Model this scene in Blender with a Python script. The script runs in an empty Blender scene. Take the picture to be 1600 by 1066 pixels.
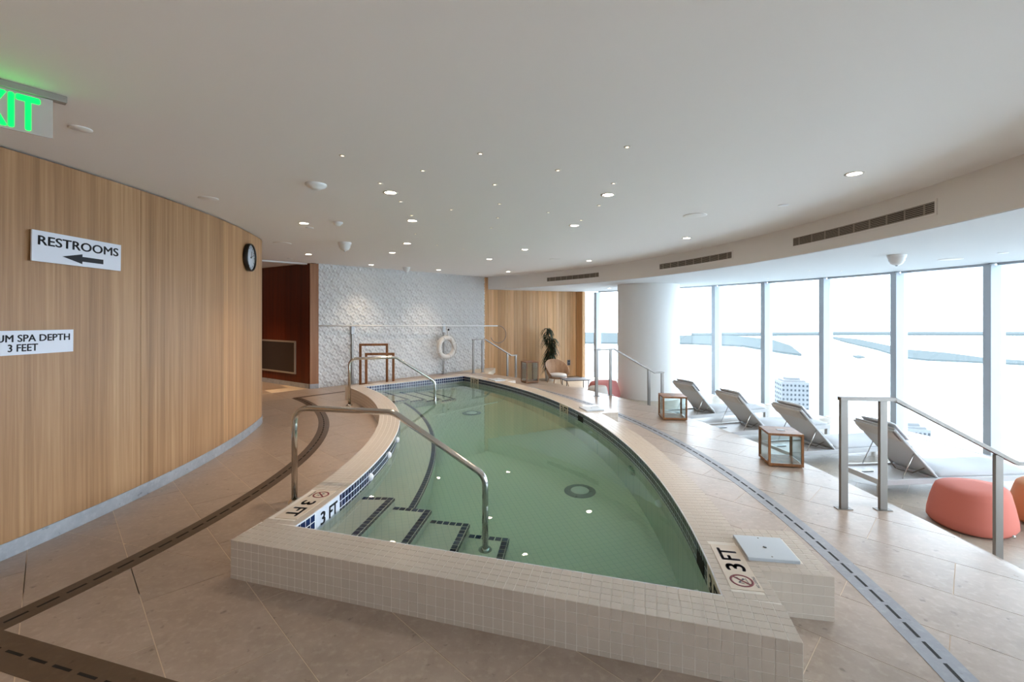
import bpy, bmesh, math, random
from mathutils import Vector, Matrix
random.seed(7)
S = bpy.context.scene
COL = S.collection
PI = math.pi
# ------------------------------------------------------------------ camera
EYE = 1.62
cam_d = bpy.data.cameras.new('camera')
cam = bpy.data.objects.new('camera', cam_d); COL.objects.link(cam)
cam.location = (0, 0, EYE); cam.rotation_euler = (PI/2, 0, 0)
cam_d.sensor_width = 36; cam_d.lens = 36*720/1600
cam_d.shift_y = -42/1600
cam_d.clip_start = .05; cam_d.clip_end = 60000
S.camera = cam
# ------------------------------------------------------------------ world, exposure
S.view_settings.view_transform = 'Standard'; S.view_settings.look = 'None'
S.view_settings.gamma = 1; S.view_settings.use_curve_mapping = False
S.view_settings.exposure = 1.5
W = bpy.data.worlds.new('world'); S.world = W; W.use_nodes = True
bg = W.node_tree.nodes['Background']
bg.inputs[0].default_value = (.78, .89, 1.0, 1); bg.inputs[1].default_value = 4.1      # bright overcast sky
LAMP_W = 27          # each ceiling downlight
LAMP_C = (1.0, .78, .56)
# ------------------------------------------------------------------ measured plan (metres, camera over the origin, +Y into the room)
H_CEIL = 2.73; H_SOF = 2.36; Z_LOW = -.45
CURB = .235; WATER = .118; POOL_FLOOR = WATER-.93
CL = Vector((-8.3, 4.4)); RLo, RLi = 6.76, 7.02          # left arm of the curb
CR = Vector((-7.89, 4.23)); RRi, RRo = 9.14, 9.40        # right arm
FLo = Vector((-1.735, 2.83)); FRo = Vector((1.242, 1.936))
FD = (FRo-FLo).normalized(); FN = Vector((-FD.y, FD.x))
BLi = Vector((-2.85, 8.80)); BRi = Vector((-1.0, 10.4))
BD = (BRi-BLi).normalized(); BN = Vector((-BD.y, BD.x))
CE = Vector((-7.86, 4.05)); R_STEP = 11.09               # edge of the upper floor
CF = Vector((-8.0, 4.2)); R_FAS = 11.72; R_WIN = 15.2    # fascia and facade
CW = Vector((-12.31, 4.11)); R_WALL = 9.02               # wooden wall at left
PIT = .0525
wang = math.radians(44.9); wst = math.radians(5.07)     # first mullion, mullion spacing

def v3(p, z): return Vector((p[0], p[1], z))
def arc_pt(c, r, a): return Vector((c.x+r*math.cos(a), c.y+r*math.sin(a)))
def ang(c, p): return math.atan2(p.y-c.y, p.x-c.x)
def line_circle(p, d, c, r, far=True):
    f = p-c; b = f.dot(d); q = b*b-(f.dot(f)-r*r); s = math.sqrt(max(q, 0))
    return p+d*(-b+s if far else -b-s)
def ray_circle(px, c, r):                                # plan point where the sight line of a column meets a circle
    return line_circle(Vector((0, 0)), Vector(((px-800)/720, 1)).normalized(), c, r, True)
def wall_hit(px):                                        # plan point where a column of the photograph meets the wooden wall
    d = Vector(((px-800)/720, 1)).normalized(); f_ = -CW; b_ = f_.dot(d); s = math.sqrt(max(0, b_*b_-(f_.dot(f_)-R_WALL**2))); return d*(-b_-s)
# ------------------------------------------------------------------ materials
def nodes(name):
    m = bpy.data.materials.new(name); m.use_nodes = True
    nt = m.node_tree; return m, nt, nt.nodes['Principled BSDF'], nt.nodes, nt.links
def rgb(h):
    h = h.lstrip('#'); v = [int(h[i:i+2], 16)/255 for i in (0, 2, 4)]
    return tuple(c/12.92 if c <= .04045 else ((c+.055)/1.055)**2.4 for c in v)+(1,)
def plain(name, col, rough=.5, metal=0, emit=0, spec=None, vary=0):
    m, nt, b, N, L = nodes(name)
    c = rgb(col) if isinstance(col, str) else tuple(col)+(1,)
    b.inputs['Base Color'].default_value = c; b.inputs['Roughness'].default_value = rough; b.inputs['Metallic'].default_value = metal
    if spec is not None: b.inputs['Specular IOR Level'].default_value = spec
    if emit: b.inputs['Emission Color'].default_value = c; b.inputs['Emission Strength'].default_value = emit
    if vary:
        oi = N.new('ShaderNodeObjectInfo'); hs = N.new('ShaderNodeHueSaturation'); mr = N.new('ShaderNodeMapRange')
        mr.inputs['To Min'].default_value = 1-vary; mr.inputs['To Max'].default_value = 1+vary
        L.new(oi.outputs['Random'], mr.inputs['Value']); L.new(mr.outputs[0], hs.inputs['Value'])
        hs.inputs['Color'].default_value = c; L.new(hs.outputs[0], b.inputs['Base Color'])
    return m
def mapped(N, L, scale, rot=(0, 0, 0)):
    tc = N.new('ShaderNodeTexCoord'); mp = N.new('ShaderNodeMapping')
    mp.inputs['Scale'].default_value = scale; mp.inputs['Rotation'].default_value = rot
    L.new(tc.outputs['Object'], mp.inputs['Vector']); return mp
def ramp(N, L, src, stops):
    r = N.new('ShaderNodeValToRGB'); e = r.color_ramp.elements
    e[0].position, e[0].color = stops[0]; e[1].position, e[1].color = stops[-1]
    for p, c in stops[1:-1]: x = e.new(p); x.color = c
    L.new(src, r.inputs[0]); return r
def wood(name, dark, mid, light, rough=.45, fine=46, coarse=9, rnd=.10, stripe=0):
    m, nt, b, N, L = nodes(name)
    mp = mapped(N, L, (fine, fine, .9)); n1 = N.new('ShaderNodeTexNoise'); n1.inputs['Scale'].default_value = 1; n1.inputs['Detail'].default_value = 5
    n1.inputs['Roughness'].default_value = .62
    L.new(mp.outputs[0], n1.inputs['Vector'])
    mp2 = mapped(N, L, (coarse, coarse, .12)); n2 = N.new('ShaderNodeTexNoise'); n2.inputs['Scale'].default_value = 1; n2.inputs['Detail'].default_value = 2
    L.new(mp2.outputs[0], n2.inputs['Vector'])
    mx = N.new('ShaderNodeMath'); mx.operation = 'ADD'
    h = N.new('ShaderNodeMath'); h.operation = 'MULTIPLY'; h.inputs[1].default_value = .5
    L.new(n1.outputs['Fac'], mx.inputs[0]); L.new(n2.outputs['Fac'], mx.inputs[1]); L.new(mx.outputs[0], h.inputs[0])
    r = ramp(N, L, h.outputs[0], [(.34, rgb(dark)), (.5, rgb(mid)), (.66, rgb(light))])
    oi = N.new('ShaderNodeObjectInfo'); hs = N.new('ShaderNodeHueSaturation'); mr = N.new('ShaderNodeMapRange')
    mr.inputs['To Min'].default_value = 1-rnd; mr.inputs['To Max'].default_value = 1+rnd
    L.new(oi.outputs['Random'], mr.inputs['Value']); L.new(mr.outputs[0], hs.inputs['Value']); L.new(r.outputs[0], hs.inputs['Color'])
    L.new(hs.outputs[0], b.inputs['Base Color']); b.inputs['Roughness'].default_value = rough
    bp = N.new('ShaderNodeBump'); bp.inputs['Strength'].default_value = .12; bp.inputs['Distance'].default_value = .004
    L.new(n1.outputs['Fac'], bp.inputs['Height']); L.new(bp.outputs[0], b.inputs['Normal'])
    return m
def stone(name, a, c, fleck, rough=.38, rnd=.06):
    m, nt, b, N, L = nodes(name)
    mp = mapped(N, L, (1, 1, 1)); n1 = N.new('ShaderNodeTexNoise'); n1.inputs['Scale'].default_value = 5; n1.inputs['Detail'].default_value = 8; n1.inputs['Roughness'].default_value = .68
    L.new(mp.outputs[0], n1.inputs['Vector'])
    r = ramp(N, L, n1.outputs['Fac'], [(.3, rgb(a)), (.7, rgb(c))])
    n2 = N.new('ShaderNodeTexNoise'); n2.inputs['Scale'].default_value = 26; n2.inputs['Detail'].default_value = 6; L.new(mp.outputs[0], n2.inputs['Vector'])
    r2 = ramp(N, L, n2.outputs['Fac'], [(.52, (0, 0, 0, 1)), (.80, (.6, .6, .6, 1))])
    mx = N.new('ShaderNodeMixRGB'); mx.inputs[2].default_value = rgb(fleck); L.new(r2.outputs[0], mx.inputs[0]); L.new(r.outputs[0], mx.inputs[1])
    n3 = N.new('ShaderNodeTexNoise'); n3.inputs['Scale'].default_value = 17; n3.inputs['Detail'].default_value = 3; L.new(mp.outputs[0], n3.inputs['Vector'])
    r3 = ramp(N, L, n3.outputs['Fac'], [(.27, (.55, .55, .55, 1)), (.34, (1, 1, 1, 1))])
    mu = N.new('ShaderNodeMixRGB'); mu.blend_type = 'MULTIPLY'; mu.inputs[0].default_value = .8; L.new(mx.outputs[0], mu.inputs[1]); L.new(r3.outputs[0], mu.inputs[2])
    oi = N.new('ShaderNodeObjectInfo'); hs = N.new('ShaderNodeHueSaturation'); mr = N.new('ShaderNodeMapRange')
    mr.inputs['To Min'].default_value = 1-rnd; mr.inputs['To Max'].default_value = 1+rnd
    L.new(oi.outputs['Random'], mr.inputs['Value']); L.new(mr.outputs[0], hs.inputs['Value']); L.new(mu.outputs[0], hs.inputs['Color'])
    L.new(hs.outputs[0], b.inputs['Base Color'])
    rr = N.new('ShaderNodeMapRange'); rr.inputs['To Min'].default_value = rough-.1; rr.inputs['To Max'].default_value = rough+.14
    L.new(n1.outputs['Fac'], rr.inputs['Value']); L.new(rr.outputs[0], b.inputs['Roughness'])
    bp = N.new('ShaderNodeBump'); bp.inputs['Strength'].default_value = .12; bp.inputs['Distance'].default_value = .003
    L.new(n2.outputs['Fac'], bp.inputs['Height']); L.new(bp.outputs[0], b.inputs['Normal'])
    return m
def tiled(name, col, grout, rough=.3):                   # small mosaic too fine to tell apart (under water)
    m, nt, b, N, L = nodes(name)
    mp = mapped(N, L, (1/PIT, 1/PIT, 1/PIT), (0, 0, -.29)); br = N.new('ShaderNodeTexBrick')
    br.offset = 0; br.inputs['Scale'].default_value = 1; br.inputs['Mortar Size'].default_value = .035
    br.inputs['Brick Width'].default_value = 1; br.inputs['Row Height'].default_value = 1
    br.inputs['Color1'].default_value = rgb(col); br.inputs['Color2'].default_value = rgb(col); br.inputs['Mortar'].default_value = rgb(grout)
    L.new(mp.outputs[0], br.inputs['Vector']); L.new(br.outputs['Color'], b.inputs['Base Color']); b.inputs['Roughness'].default_value = rough
    return m
def glass_thin(name, tint=(.97, .99, 1), ior=1.45):
    m = bpy.data.materials.new(name); m.use_nodes = True; nt = m.node_tree; N = nt.nodes; L = nt.links
    N.remove(N['Principled BSDF']); out = N['Material Output']
    t = N.new('ShaderNodeBsdfTransparent'); t.inputs[0].default_value = tint+(1,)
    g = N.new('ShaderNodeBsdfGlossy'); g.inputs['Roughness'].default_value = .02
    f = N.new('ShaderNodeFresnel'); f.inputs[0].default_value = ior
    k = N.new('ShaderNodeMath'); k.operation = 'MULTIPLY'; k.inputs[1].default_value = .6; L.new(f.outputs[0], k.inputs[0])
    mx = N.new('ShaderNodeMixShader'); L.new(k.outputs[0], mx.inputs[0]); L.new(t.outputs[0], mx.inputs[1]); L.new(g.outputs[0], mx.inputs[2])
    L.new(mx.outputs[0], out.inputs[0]); return m
def water_mat():
    m = bpy.data.materials.new('pool_water'); m.use_nodes = True; nt = m.node_tree; N = nt.nodes; L = nt.links
    N.remove(N['Principled BSDF']); out = N['Material Output']
    g = N.new('ShaderNodeBsdfGlass'); g.inputs['IOR'].default_value = 1.33; g.inputs['Roughness'].default_value = 0
    tc = N.new('ShaderNodeTexCoord'); n = N.new('ShaderNodeTexNoise'); n.inputs['Scale'].default_value = 5; n.inputs['Detail'].default_value = 2
    L.new(tc.outputs['Object'], n.inputs['Vector'])
    bp = N.new('ShaderNodeBump'); bp.inputs['Strength'].default_value = .03; bp.inputs['Distance'].default_value = .01
    L.new(n.outputs['Fac'], bp.inputs['Height']); L.new(bp.outputs[0], g.inputs['Normal'])
    a = N.new('ShaderNodeVolumeAbsorption'); a.inputs['Color'].default_value = (.68, .945, .885, 1); a.inputs['Density'].default_value = 1.0
    L.new(g.outputs[0], out.inputs['Surface']); L.new(a.outputs[0], out.inputs['Volume']); return m
M = dict(
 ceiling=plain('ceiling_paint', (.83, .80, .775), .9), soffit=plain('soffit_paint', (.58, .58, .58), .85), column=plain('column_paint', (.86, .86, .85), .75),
 oak=wood('oak_veneer', '#926a43', '#ad825a', '#c29a70'), oak_plank=wood('oak_plank', '#bd8f60', '#d6a877', '#e6bf94', rnd=.16, coarse=5),
 cherry=wood('cherry_veneer', '#451a06', '#5f2508', '#74300c', rnd=.15), pilaster=wood('pilaster_oak', '#8a5a38', '#9d6c48', '#ad7d58'),
 teak=wood('teak', '#6e4626', '#8a5c36', '#a5764a', fine=60), rack=wood('rack_wood', '#74492a', '#8f5f3b', '#a3724a', fine=60),
 stone=stone('limestone', '#9c8b7d', '#b1a093', '#c0b2a6', .30), stone_low=stone('limestone_lower', '#a09484', '#b4a898', '#c0b5a6'),
 skirting=stone('grey_skirting_stone', '#9a9ea6', '#b4b8be', '#c6c9ce', .5), drain=stone('dark_drain_stone', '#4c3b2d', '#5c4a3a', '#6a5747', .45),
 drain_r=stone('grey_drain_stone', '#7f8088', '#94959c', '#a4a5ab', .42),
 grout=plain('grout', '#e8e1d8', .9), floor_grout=plain('floor_grout', '#d8c8b4', .9), cream=plain('cream_tile', '#d0c4b7', .22, vary=.035), cream_wet=tiled('pool_mosaic', '#dcd8cc', '#c6c6bd'),
 blue=plain('navy_tile', '#16254a', .12, vary=.25), white_grout=plain('white_grout', '#e4e6ea', .7), dark_slot=plain('dark_slot', '#0a0a0b', .8),
 steel=plain('polished_steel', (.62, .60, .57), .16, 1), brushed=plain('brushed_steel', (.25, .228, .21), .45, 1),
 white=plain('white_plastic', '#e6e6e6', .4), lid=plain('grey_white_lid', '#c4ccd4', .4), alum=plain('white_aluminium', (.62, .625, .64), .45), sling=plain('grey_sling', (.66, .66, .655), .8),
 cushion=plain('white_cushion', (.56, .56, .57), .9), coral=plain('coral_fabric', '#cf7565', .85), orange=plain('peach_fabric', '#d68a5e', .85), pink=plain('pink_fabric', '#cf8481', .85), offwhite=plain('offwhite_fabric', '#d3cec8', .9),
 black=plain('black_plastic', '#0c0c0e', .35), face=plain('clock_face', '#c9ced6', .5), sign=plain('sign_white', '#dfe2ec', .45), ink=plain('ink', '#14161f', .6), grey_ink=plain('grey_ink', '#5b5a63', .6), red_ink=plain('red_ink', '#7c2a2e', .6),
 marker=plain('marker_tile', '#dccdbb', .3), relief=plain('relief_plaster', '#d8d8d8', .7), rope=plain('ring_cord', '#c9c3bb', .8), ring=plain('ring_white', '#dcd8d2', .5),
 mullion=plain('mullion_aluminium', (.45, .50, .56), .45, 0), glass=glass_thin('window_glass'), lantern_glass=glass_thin('lantern_glass', (.93, .97, .97)),
 lamp=plain('lamp_glow', (1, .86, .66), .5, 0, 14), lamp_rim=plain('lamp_rim', '#d0c9c0', .5), green=plain('exit_green', (.0, .75, .06), .5, 0, 1.1), acrylic=plain('acrylic', '#c2bab4', .15), alu_grey=plain('exit_housing', '#9b968f', .4, .3),
 rattan=wood('woven_rattan', '#8a6a52', '#a6866c', '#b99a80', fine=90), slate=plain('slate_top', '#5b5f68', .5), leaf=plain('leaf_green', '#23361a', .45), leaf2=plain('leaf_dark', '#17240f', .45), trunk=plain('cane_trunk', '#6e5c42', .8), pot=plain('white_pot', '#e2e2e2', .4), soil=plain('soil', '#2a2019', .95),
 grille=plain('grille_mesh', '#3b302b', .6), vent=plain('vent_paint', '#a3988c', .6), vent_dark=plain('vent_dark', '#2b2622', .9),
 tower=plain('tower_concrete', (.11, .115, .12), .8, spec=.2), tower_win=plain('tower_window', (.03, .036, .042), .8, spec=.1), land=plain('mangrove_land', (.068, .079, .081), .95, spec=0), sea=plain('sea', (.50, .56, .58), .12), light_jet=plain('jet_white', '#e8e8ea', .3),
 water=water_mat())
# ------------------------------------------------------------------ mesh helpers
class MB:
    def __init__(s): s.v = []; s.f = []; s.sm = []
    def add(s, vs, fs, smooth=False):
        o = len(s.v); s.v += [tuple(v) for v in vs]; s.f += [tuple(i+o for i in f) for f in fs]; s.sm += [smooth]*len(fs); return s
    def box(s, c, size, rz=0, ax=None):
        hx, hy, hz = [k/2 for k in size]; c = Vector(c); R = Matrix.Rotation(rz, 3, 'Z') if ax is None else ax
        vs = [c+R@Vector((x, y, z)) for z in (-hz, hz) for x, y in ((-hx, -hy), (hx, -hy), (hx, hy), (-hx, hy))]
        return s.add(vs, [(3, 2, 1, 0), (4, 5, 6, 7), (0, 1, 5, 4), (1, 2, 6, 5), (2, 3, 7, 6), (3, 0, 4, 7)])
    def prism(s, poly, z0, z1):                            # ccw polygon in plan
        a = sum(poly[i-1][0]*poly[i][1]-poly[i][0]*poly[i-1][1] for i in range(len(poly)))
        if a < 0: poly = poly[::-1]
        n = len(poly); vs = [(p[0], p[1], z0) for p in poly]+[(p[0], p[1], z1) for p in poly]
        return s.add(vs, [tuple(range(n-1, -1, -1)), tuple(range(n, 2*n))]+[(i, (i+1) % n, n+(i+1) % n, n+i) for i in range(n)])
    def strip(s, A, B, z0, z1):                            # solid band between two equally sampled plan lines
        n = len(A); vs = []
        for z in (z0, z1):
            vs += [(p[0], p[1], z) for p in A]+[(p[0], p[1], z) for p in B]
        f = []
        for i in range(n-1):
            a, b, c, d = i, i+1, n+i+1, n+i; t = 2*n
            f += [(a, d, c, b), (t+a, t+b, t+c, t+d), (a, b, t+b, t+a), (d, t+d, t+c, c)]
        f += [(0, 2*n, 3*n, n), (n-1, 2*n-1, 4*n-1, 3*n-1)]
        return s.add(vs, f)
    def tube(s, path, r, seg=12, caps=True, close=False):
        path = [Vector(p) for p in path]; n = len(path); vs = []; prev = None
        for i, p in enumerate(path):
            if close: t = (path[(i+1) % n]-path[i-1]).normalized()
            else: t = ((path[i+1] if i < n-1 else p)-(path[i-1] if i else p)).normalized()
            if prev is None:
                u = Vector((0, 0, 1)) if abs(t.z) < .9 else Vector((1, 0, 0)); u = (u-t*u.dot(t)).normalized()
            else: u = (prev-t*prev.dot(t)).normalized()
            prev = u; w = t.cross(u); rr = r[i] if isinstance(r, (list, tuple)) else r
            vs += [p+(u*math.cos(k*2*PI/seg)+w*math.sin(k*2*PI/seg))*rr for k in range(seg)]
        f = []
        for i in range(n if close else n-1):
            j = (i+1) % n
            f += [(i*seg+k, i*seg+(k+1) % seg, j*seg+(k+1) % seg, j*seg+k) for k in range(seg)]
        if caps and not close: f += [tuple(range(seg-1, -1, -1)), tuple(range((n-1)*seg, n*seg))]
        return s.add(vs, f, True)
    def lathe(s, prof, c=(0, 0, 0), seg=24):
        c = Vector(c); vs = []; n = len(prof)
        for r, z in prof: vs += [c+Vector((r*math.cos(k*2*PI/seg), r*math.sin(k*2*PI/seg), z)) for k in range(seg)]
        f = [(i*seg+k, i*seg+(k+1) % seg, (i+1)*seg+(k+1) % seg, (i+1)*seg+k) for i in range(n-1) for k in range(seg)]
        return s.add(vs, f, True)
    def xf(s, mtx): s.v = [tuple(mtx@Vector(v)) for v in s.v]; return s
    def mesh(s, name, mat):
        m = bpy.data.meshes.new(name); m.from_pydata(s.v, [], s.f); m.polygons.foreach_set('use_smooth', s.sm)
        bm = bmesh.new(); bm.from_mesh(m); bmesh.ops.recalc_face_normals(bm, faces=bm.faces); bm.to_mesh(m); bm.free()
        m.materials.append(M[mat] if isinstance(mat, str) else mat); m.update(); return m
    def obj(s, name, mat, parent=None, bevel=0): return link(name, s.mesh(name, mat), parent, bevel)
def link(name, mesh, parent=None, bevel=0):
    o = bpy.data.objects.new(name, mesh); COL.objects.link(o)
    if parent is not None:
        o.parent = parent; o.matrix_parent_inverse = parent.matrix_world.inverted() if False else Matrix.Identity(4)
    if bevel:
        b = o.modifiers.new('bevel', 'BEVEL'); b.width = bevel; b.segments = 2; b.limit_method = 'ANGLE'
    return o
def tag(o, label, cat, group=None, kind=None):
    o['label'] = label; o['category'] = cat
    if group: o['group'] = group
    if kind: o['kind'] = kind
    return o
def struct(o, label=None):
    o['kind'] = 'structure'
    if label: o['label'] = label
    return o
def thing(name, label, cat, loc=(0, 0, 0), rz=0, group=None):
    o = bpy.data.objects.new(name, None); COL.objects.link(o); o.location = loc; o.rotation_euler = (0, 0, rz)
    o.empty_display_size = .1
    return tag(o, label, cat, group)
def bend(pts, r, n=7):                                    # round the corners of a polyline
    pts = [Vector(p) for p in pts]; out = [pts[0]]
    for a, b, c in zip(pts, pts[1:], pts[2:]):
        u = (a-b).normalized(); w = (c-b).normalized(); th = u.angle(w); d = min(r/math.tan(th/2), (a-b).length*.49, (c-b).length*.49)
        p, q = b+u*d, b+w*d
        for k in range(n+1):
            t = k/n; out.append(p*(1-t)**2+b*2*t*(1-t)+q*t*t)
    out.append(pts[-1]); return out
def text_mesh(body, w, h, mat, thick=.002, bold=.0):
    cu = bpy.data.curves.new('lettering', 'FONT'); cu.body = body; cu.size = 1; cu.resolution_u = 4
    o = bpy.data.objects.new('lettering', cu); COL.objects.link(o)
    dg = bpy.context.evaluated_depsgraph_get(); dg.update(); me = bpy.data.meshes.new_from_object(o.evaluated_get(dg))
    bpy.data.objects.remove(o); bpy.data.curves.remove(cu)
    if bold:                                               # heavier strokes: the same glyphs laid over each other a little apart
        bm = bmesh.new()
        for sx, sy in ((-1, 0), (0, 0), (1, 0), (0, .6), (0, -.6)):
            m2 = me.copy(); m2.transform(Matrix.Translation((sx*bold, sy*bold, 0))); bm.from_mesh(m2); bpy.data.meshes.remove(m2)
        bm.to_mesh(me); bm.free()
    xs = [v.co.x for v in me.vertices]; ys = [v.co.y for v in me.vertices]; x0, x1, y0, y1 = min(xs), max(xs), min(ys), max(ys)
    for v in me.vertices: v.co = ((v.co.x-x0)/(x1-x0)*w, (v.co.y-y0)/(y1-y0)*h, 0)
    bm = bmesh.new(); bm.from_mesh(me); g = bmesh.ops.extrude_face_region(bm, geom=bm.faces[:])
    for e in g['geom']:
        if isinstance(e, bmesh.types.BMVert): e.co.z += thick
    bmesh.ops.recalc_face_normals(bm, faces=bm.faces); bm.to_mesh(me); bm.free()
    me.materials.clear(); me.materials.append(M[mat]); return me
def frame(o, u, v):                                        # origin, right, up -> matrix
    u = Vector(u).normalized(); v = Vector(v); v = (v-u*v.dot(u)).normalized(); n = u.cross(v); o = Vector(o)
    return Matrix(((u.x, v.x, n.x, o.x), (u.y, v.y, n.y, o.y), (u.z, v.z, n.z, o.z), (0, 0, 0, 1)))
def put(me, name, mtx, dx, dy, dz, parent=None):
    m2 = me.copy(); m2.transform(mtx@Matrix.Translation((dx, dy, dz))); return link(name, m2, parent)
def clip(poly, p, n):                                      # keep the side n points to
    out = []
    for i in range(len(poly)):
        a, b = poly[i-1], poly[i]; da, db = (a-p).dot(n), (b-p).dot(n)
        if (da >= 0) != (db >= 0): out.append(a+(b-a)*(da/(da-db)))
        if db >= 0: out.append(b)
    return out if len(out) > 2 else []
def area(p): return abs(sum(p[i-1].x*p[i].y-p[i].x*p[i-1].y for i in range(len(p))))/2
def arcs(c, r, a0, a1, n): return [arc_pt(c, r, a0+(a1-a0)*i/n) for i in range(n+1)]
# ------------------------------------------------------------------ structure: floors
front_line = FLo+FN*.12
SU, SV = Vector((1, 1)).normalized(), Vector((1, -1)).normalized()   # joints run at 45 degrees
def cut_around_pool(q):
    out = []
    a = clip(q, front_line, -FN)
    if a: out.append(a)
    q = clip(q, front_line, FN)
    if q:
        b = clip(q, BLi+BN*.14, BN)
        if b: out.append(b)
        q = clip(q, BLi+BN*.14, -BN)
    if q:
        c = sum(q, Vector((0, 0)))/len(q)
        n = (c-CL).normalized(); l = clip(q, CL+n*(RLo+.12), -n)
        n2 = (c-CR).normalized(); r = clip(q, CR+n2*(RRo-.12), n2)
        if l: out.append(l)
        if r: out.append(r)
    return out
def inset(poly, g):
    c = sum(poly, Vector((0, 0)))/len(poly); q = poly
    a = sum(poly[i-1].x*poly[i].y-poly[i].x*poly[i-1].y for i in range(len(poly))); s = 1 if a > 0 else -1
    for i in range(len(poly)):
        d = poly[i]-poly[i-1]
        if d.length < 1e-5: continue
        n = Vector((-d.y, d.x)).normalized()*s; q = clip(q, poly[i-1]+n*g, n)
        if not q: return []
    return q
WID, LEN = .475, .92
def slab_grid(keep, parent, mat, ztop, name='floor_slab', pool=True):
    for k in range(-26, 44):
        for j in range(-22, 22):
            u0 = .36+WID*k; w0 = -2.38+LEN*j+(LEN/2 if k % 2 else 0)
            q = [SU*(u0+a*WID)+SV*(w0+b*LEN) for a, b in ((0, 0), (1, 0), (1, 1), (0, 1))]
            c = sum(q, Vector((0, 0)))/4
            pcs = keep(q, c)
            if pool: pcs = [x for p in pcs for x in cut_around_pool(p)]
            for p in pcs:
                p = inset(p, .0022)
                if p and area(p) > .004:
                    MB().prism(p, ztop-.03, ztop).obj(name, mat, parent)
def keep_upper(q, c):
    n = (c-CE).normalized(); q = clip(q, CE+n*(R_STEP-.001), -n)
    if not q or c.y < -1.2 or c.y > 14.2 or c.x < -7.6: return []
    if c.y < 7.2:
        n = (c-CW).normalized(); q = clip(q, CW+n*(R_WALL-.05), n)
    wd = Vector((3.45, 3.7)).normalized(); wn = Vector((wd.y, -wd.x))          # in front of the white wall
    if q: q = clip(q, Vector((-4.3, 10.1))-wn*.02, wn)if c.x > -4.9 else q
    return [q] if q else []
def keep_lower(q, c):
    r = (c-CE).length; n = (c-CE).normalized()
    if r > R_WIN+.6 or c.y < -.2 or c.y > 15.6: return []
    q = clip(q, CE+n*(R_STEP+.62), n)
    if q: n = (c-CF).normalized(); q = clip(q, CF+n*(R_WIN-.06), -n)
    if q: wd = Vector((3.0, 1.55)).normalized(); q = clip(q, Vector((-.8, 13.9)), Vector((wd.y, -wd.x)))
    return [q] if q else []
floor = struct(bpy.data.objects.new('floor', None)); COL.objects.link(floor)
bed = MB()                                                  # mortar bed under the slabs, in four bands around the pool
big = [Vector((-9, -4)), Vector((12, -4)), Vector((12, 16)), Vector((-9, 16))]
def bed_piece(poly):
    if poly: bed.prism(poly, -.14, -.0015)
A0, A1 = math.radians(-48), math.radians(66)
for i in range(60):
    a, b = A0+(A1-A0)*i/60, A0+(A1-A0)*(i+1)/60
    for r0, r1 in ((RRo+.06, R_STEP),):
        q = [arc_pt(CE, R_STEP-.004, a), arc_pt(CE, R_STEP-.004, b), arc_pt(CR, RRo-.12, b), arc_pt(CR, RRo-.12, a)]
        bed_piece(q)
bed_piece([Vector((-9, -4)), Vector((4, -4)), Vector((1.3, 1.93)), FRo+FN*.12, FLo+FN*.12, Vector((-9, 3.2))])
la = arcs(CL, RLo+.12, ang(CL, FLo)-.02, ang(CL, BLi)+.03, 24)
for p, q in zip(la, la[1:]): bed_piece([p, q, Vector((-9, q.y)), Vector((-9, p.y))])
bo = BLi+BN*.14
bed_piece([bo-BD*.5, bo+BD*2.7, Vector((-.5, 13.9)), Vector((-2, 15)), Vector((-9, 15)), Vector((-9, 8.3))])
bed.obj('floor_bed', 'floor_grout', floor)
slab_grid(keep_upper, floor, 'stone', 0.0)
lower = struct(bpy.data.objects.new('floor_lounge', None)); COL.objects.link(lower)
lb = MB(); lb.strip(arcs(CE, R_STEP-.2, A0, A1, 60), arcs(CF, R_WIN+.3, A0, A1, 60), Z_LOW-.12, Z_LOW-.0015); lb.obj('floor_bed', 'floor_grout', lower)
slab_grid(keep_lower, lower, 'stone_low', Z_LOW, pool=False)
steps = struct(bpy.data.objects.new('floor_steps', None)); COL.objects.link(steps)
for k, (r0, r1, z) in enumerate(((R_STEP-.3, R_STEP, -.031), (R_STEP-.02, R_STEP+.31, -.15), (R_STEP+.29, R_STEP+.62, -.30))):
    MB().strip(arcs(CE, r0, A0, A1, 70), arcs(CE, r1, A0, A1, 70), Z_LOW-.1, z).obj('step', 'stone', steps)
# ------------------------------------------------------------------ structure: ceiling, fascia, soffit
ce = MB(); ce.prism([Vector((-9.5, -4.2)), Vector((8.5, -4.2)), Vector((8.5, 16.8)), Vector((-9.5, 16.8))], H_CEIL, H_CEIL+.2)
struct(ce.obj('ceiling', 'ceiling'))
fa0, fa1 = math.radians(-44), math.radians(53.0)
def fr(a): return 11.6+.5*(math.degrees(a)+5)/57
def farc(off, a0, a1, n): return [arc_pt(CF, fr(a0+(a1-a0)*i/n)+off, a0+(a1-a0)*i/n) for i in range(n+1)]
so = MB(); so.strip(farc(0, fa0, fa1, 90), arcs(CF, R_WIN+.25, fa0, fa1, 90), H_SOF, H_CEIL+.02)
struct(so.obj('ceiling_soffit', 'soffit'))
fs = MB(); fs.strip(farc(-.012, fa0, fa1, 90), farc(.002, fa0, fa1, 90), H_SOF+.004, H_CEIL+.01)
struct(fs.obj('trim_1', 'ceiling'))
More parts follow.
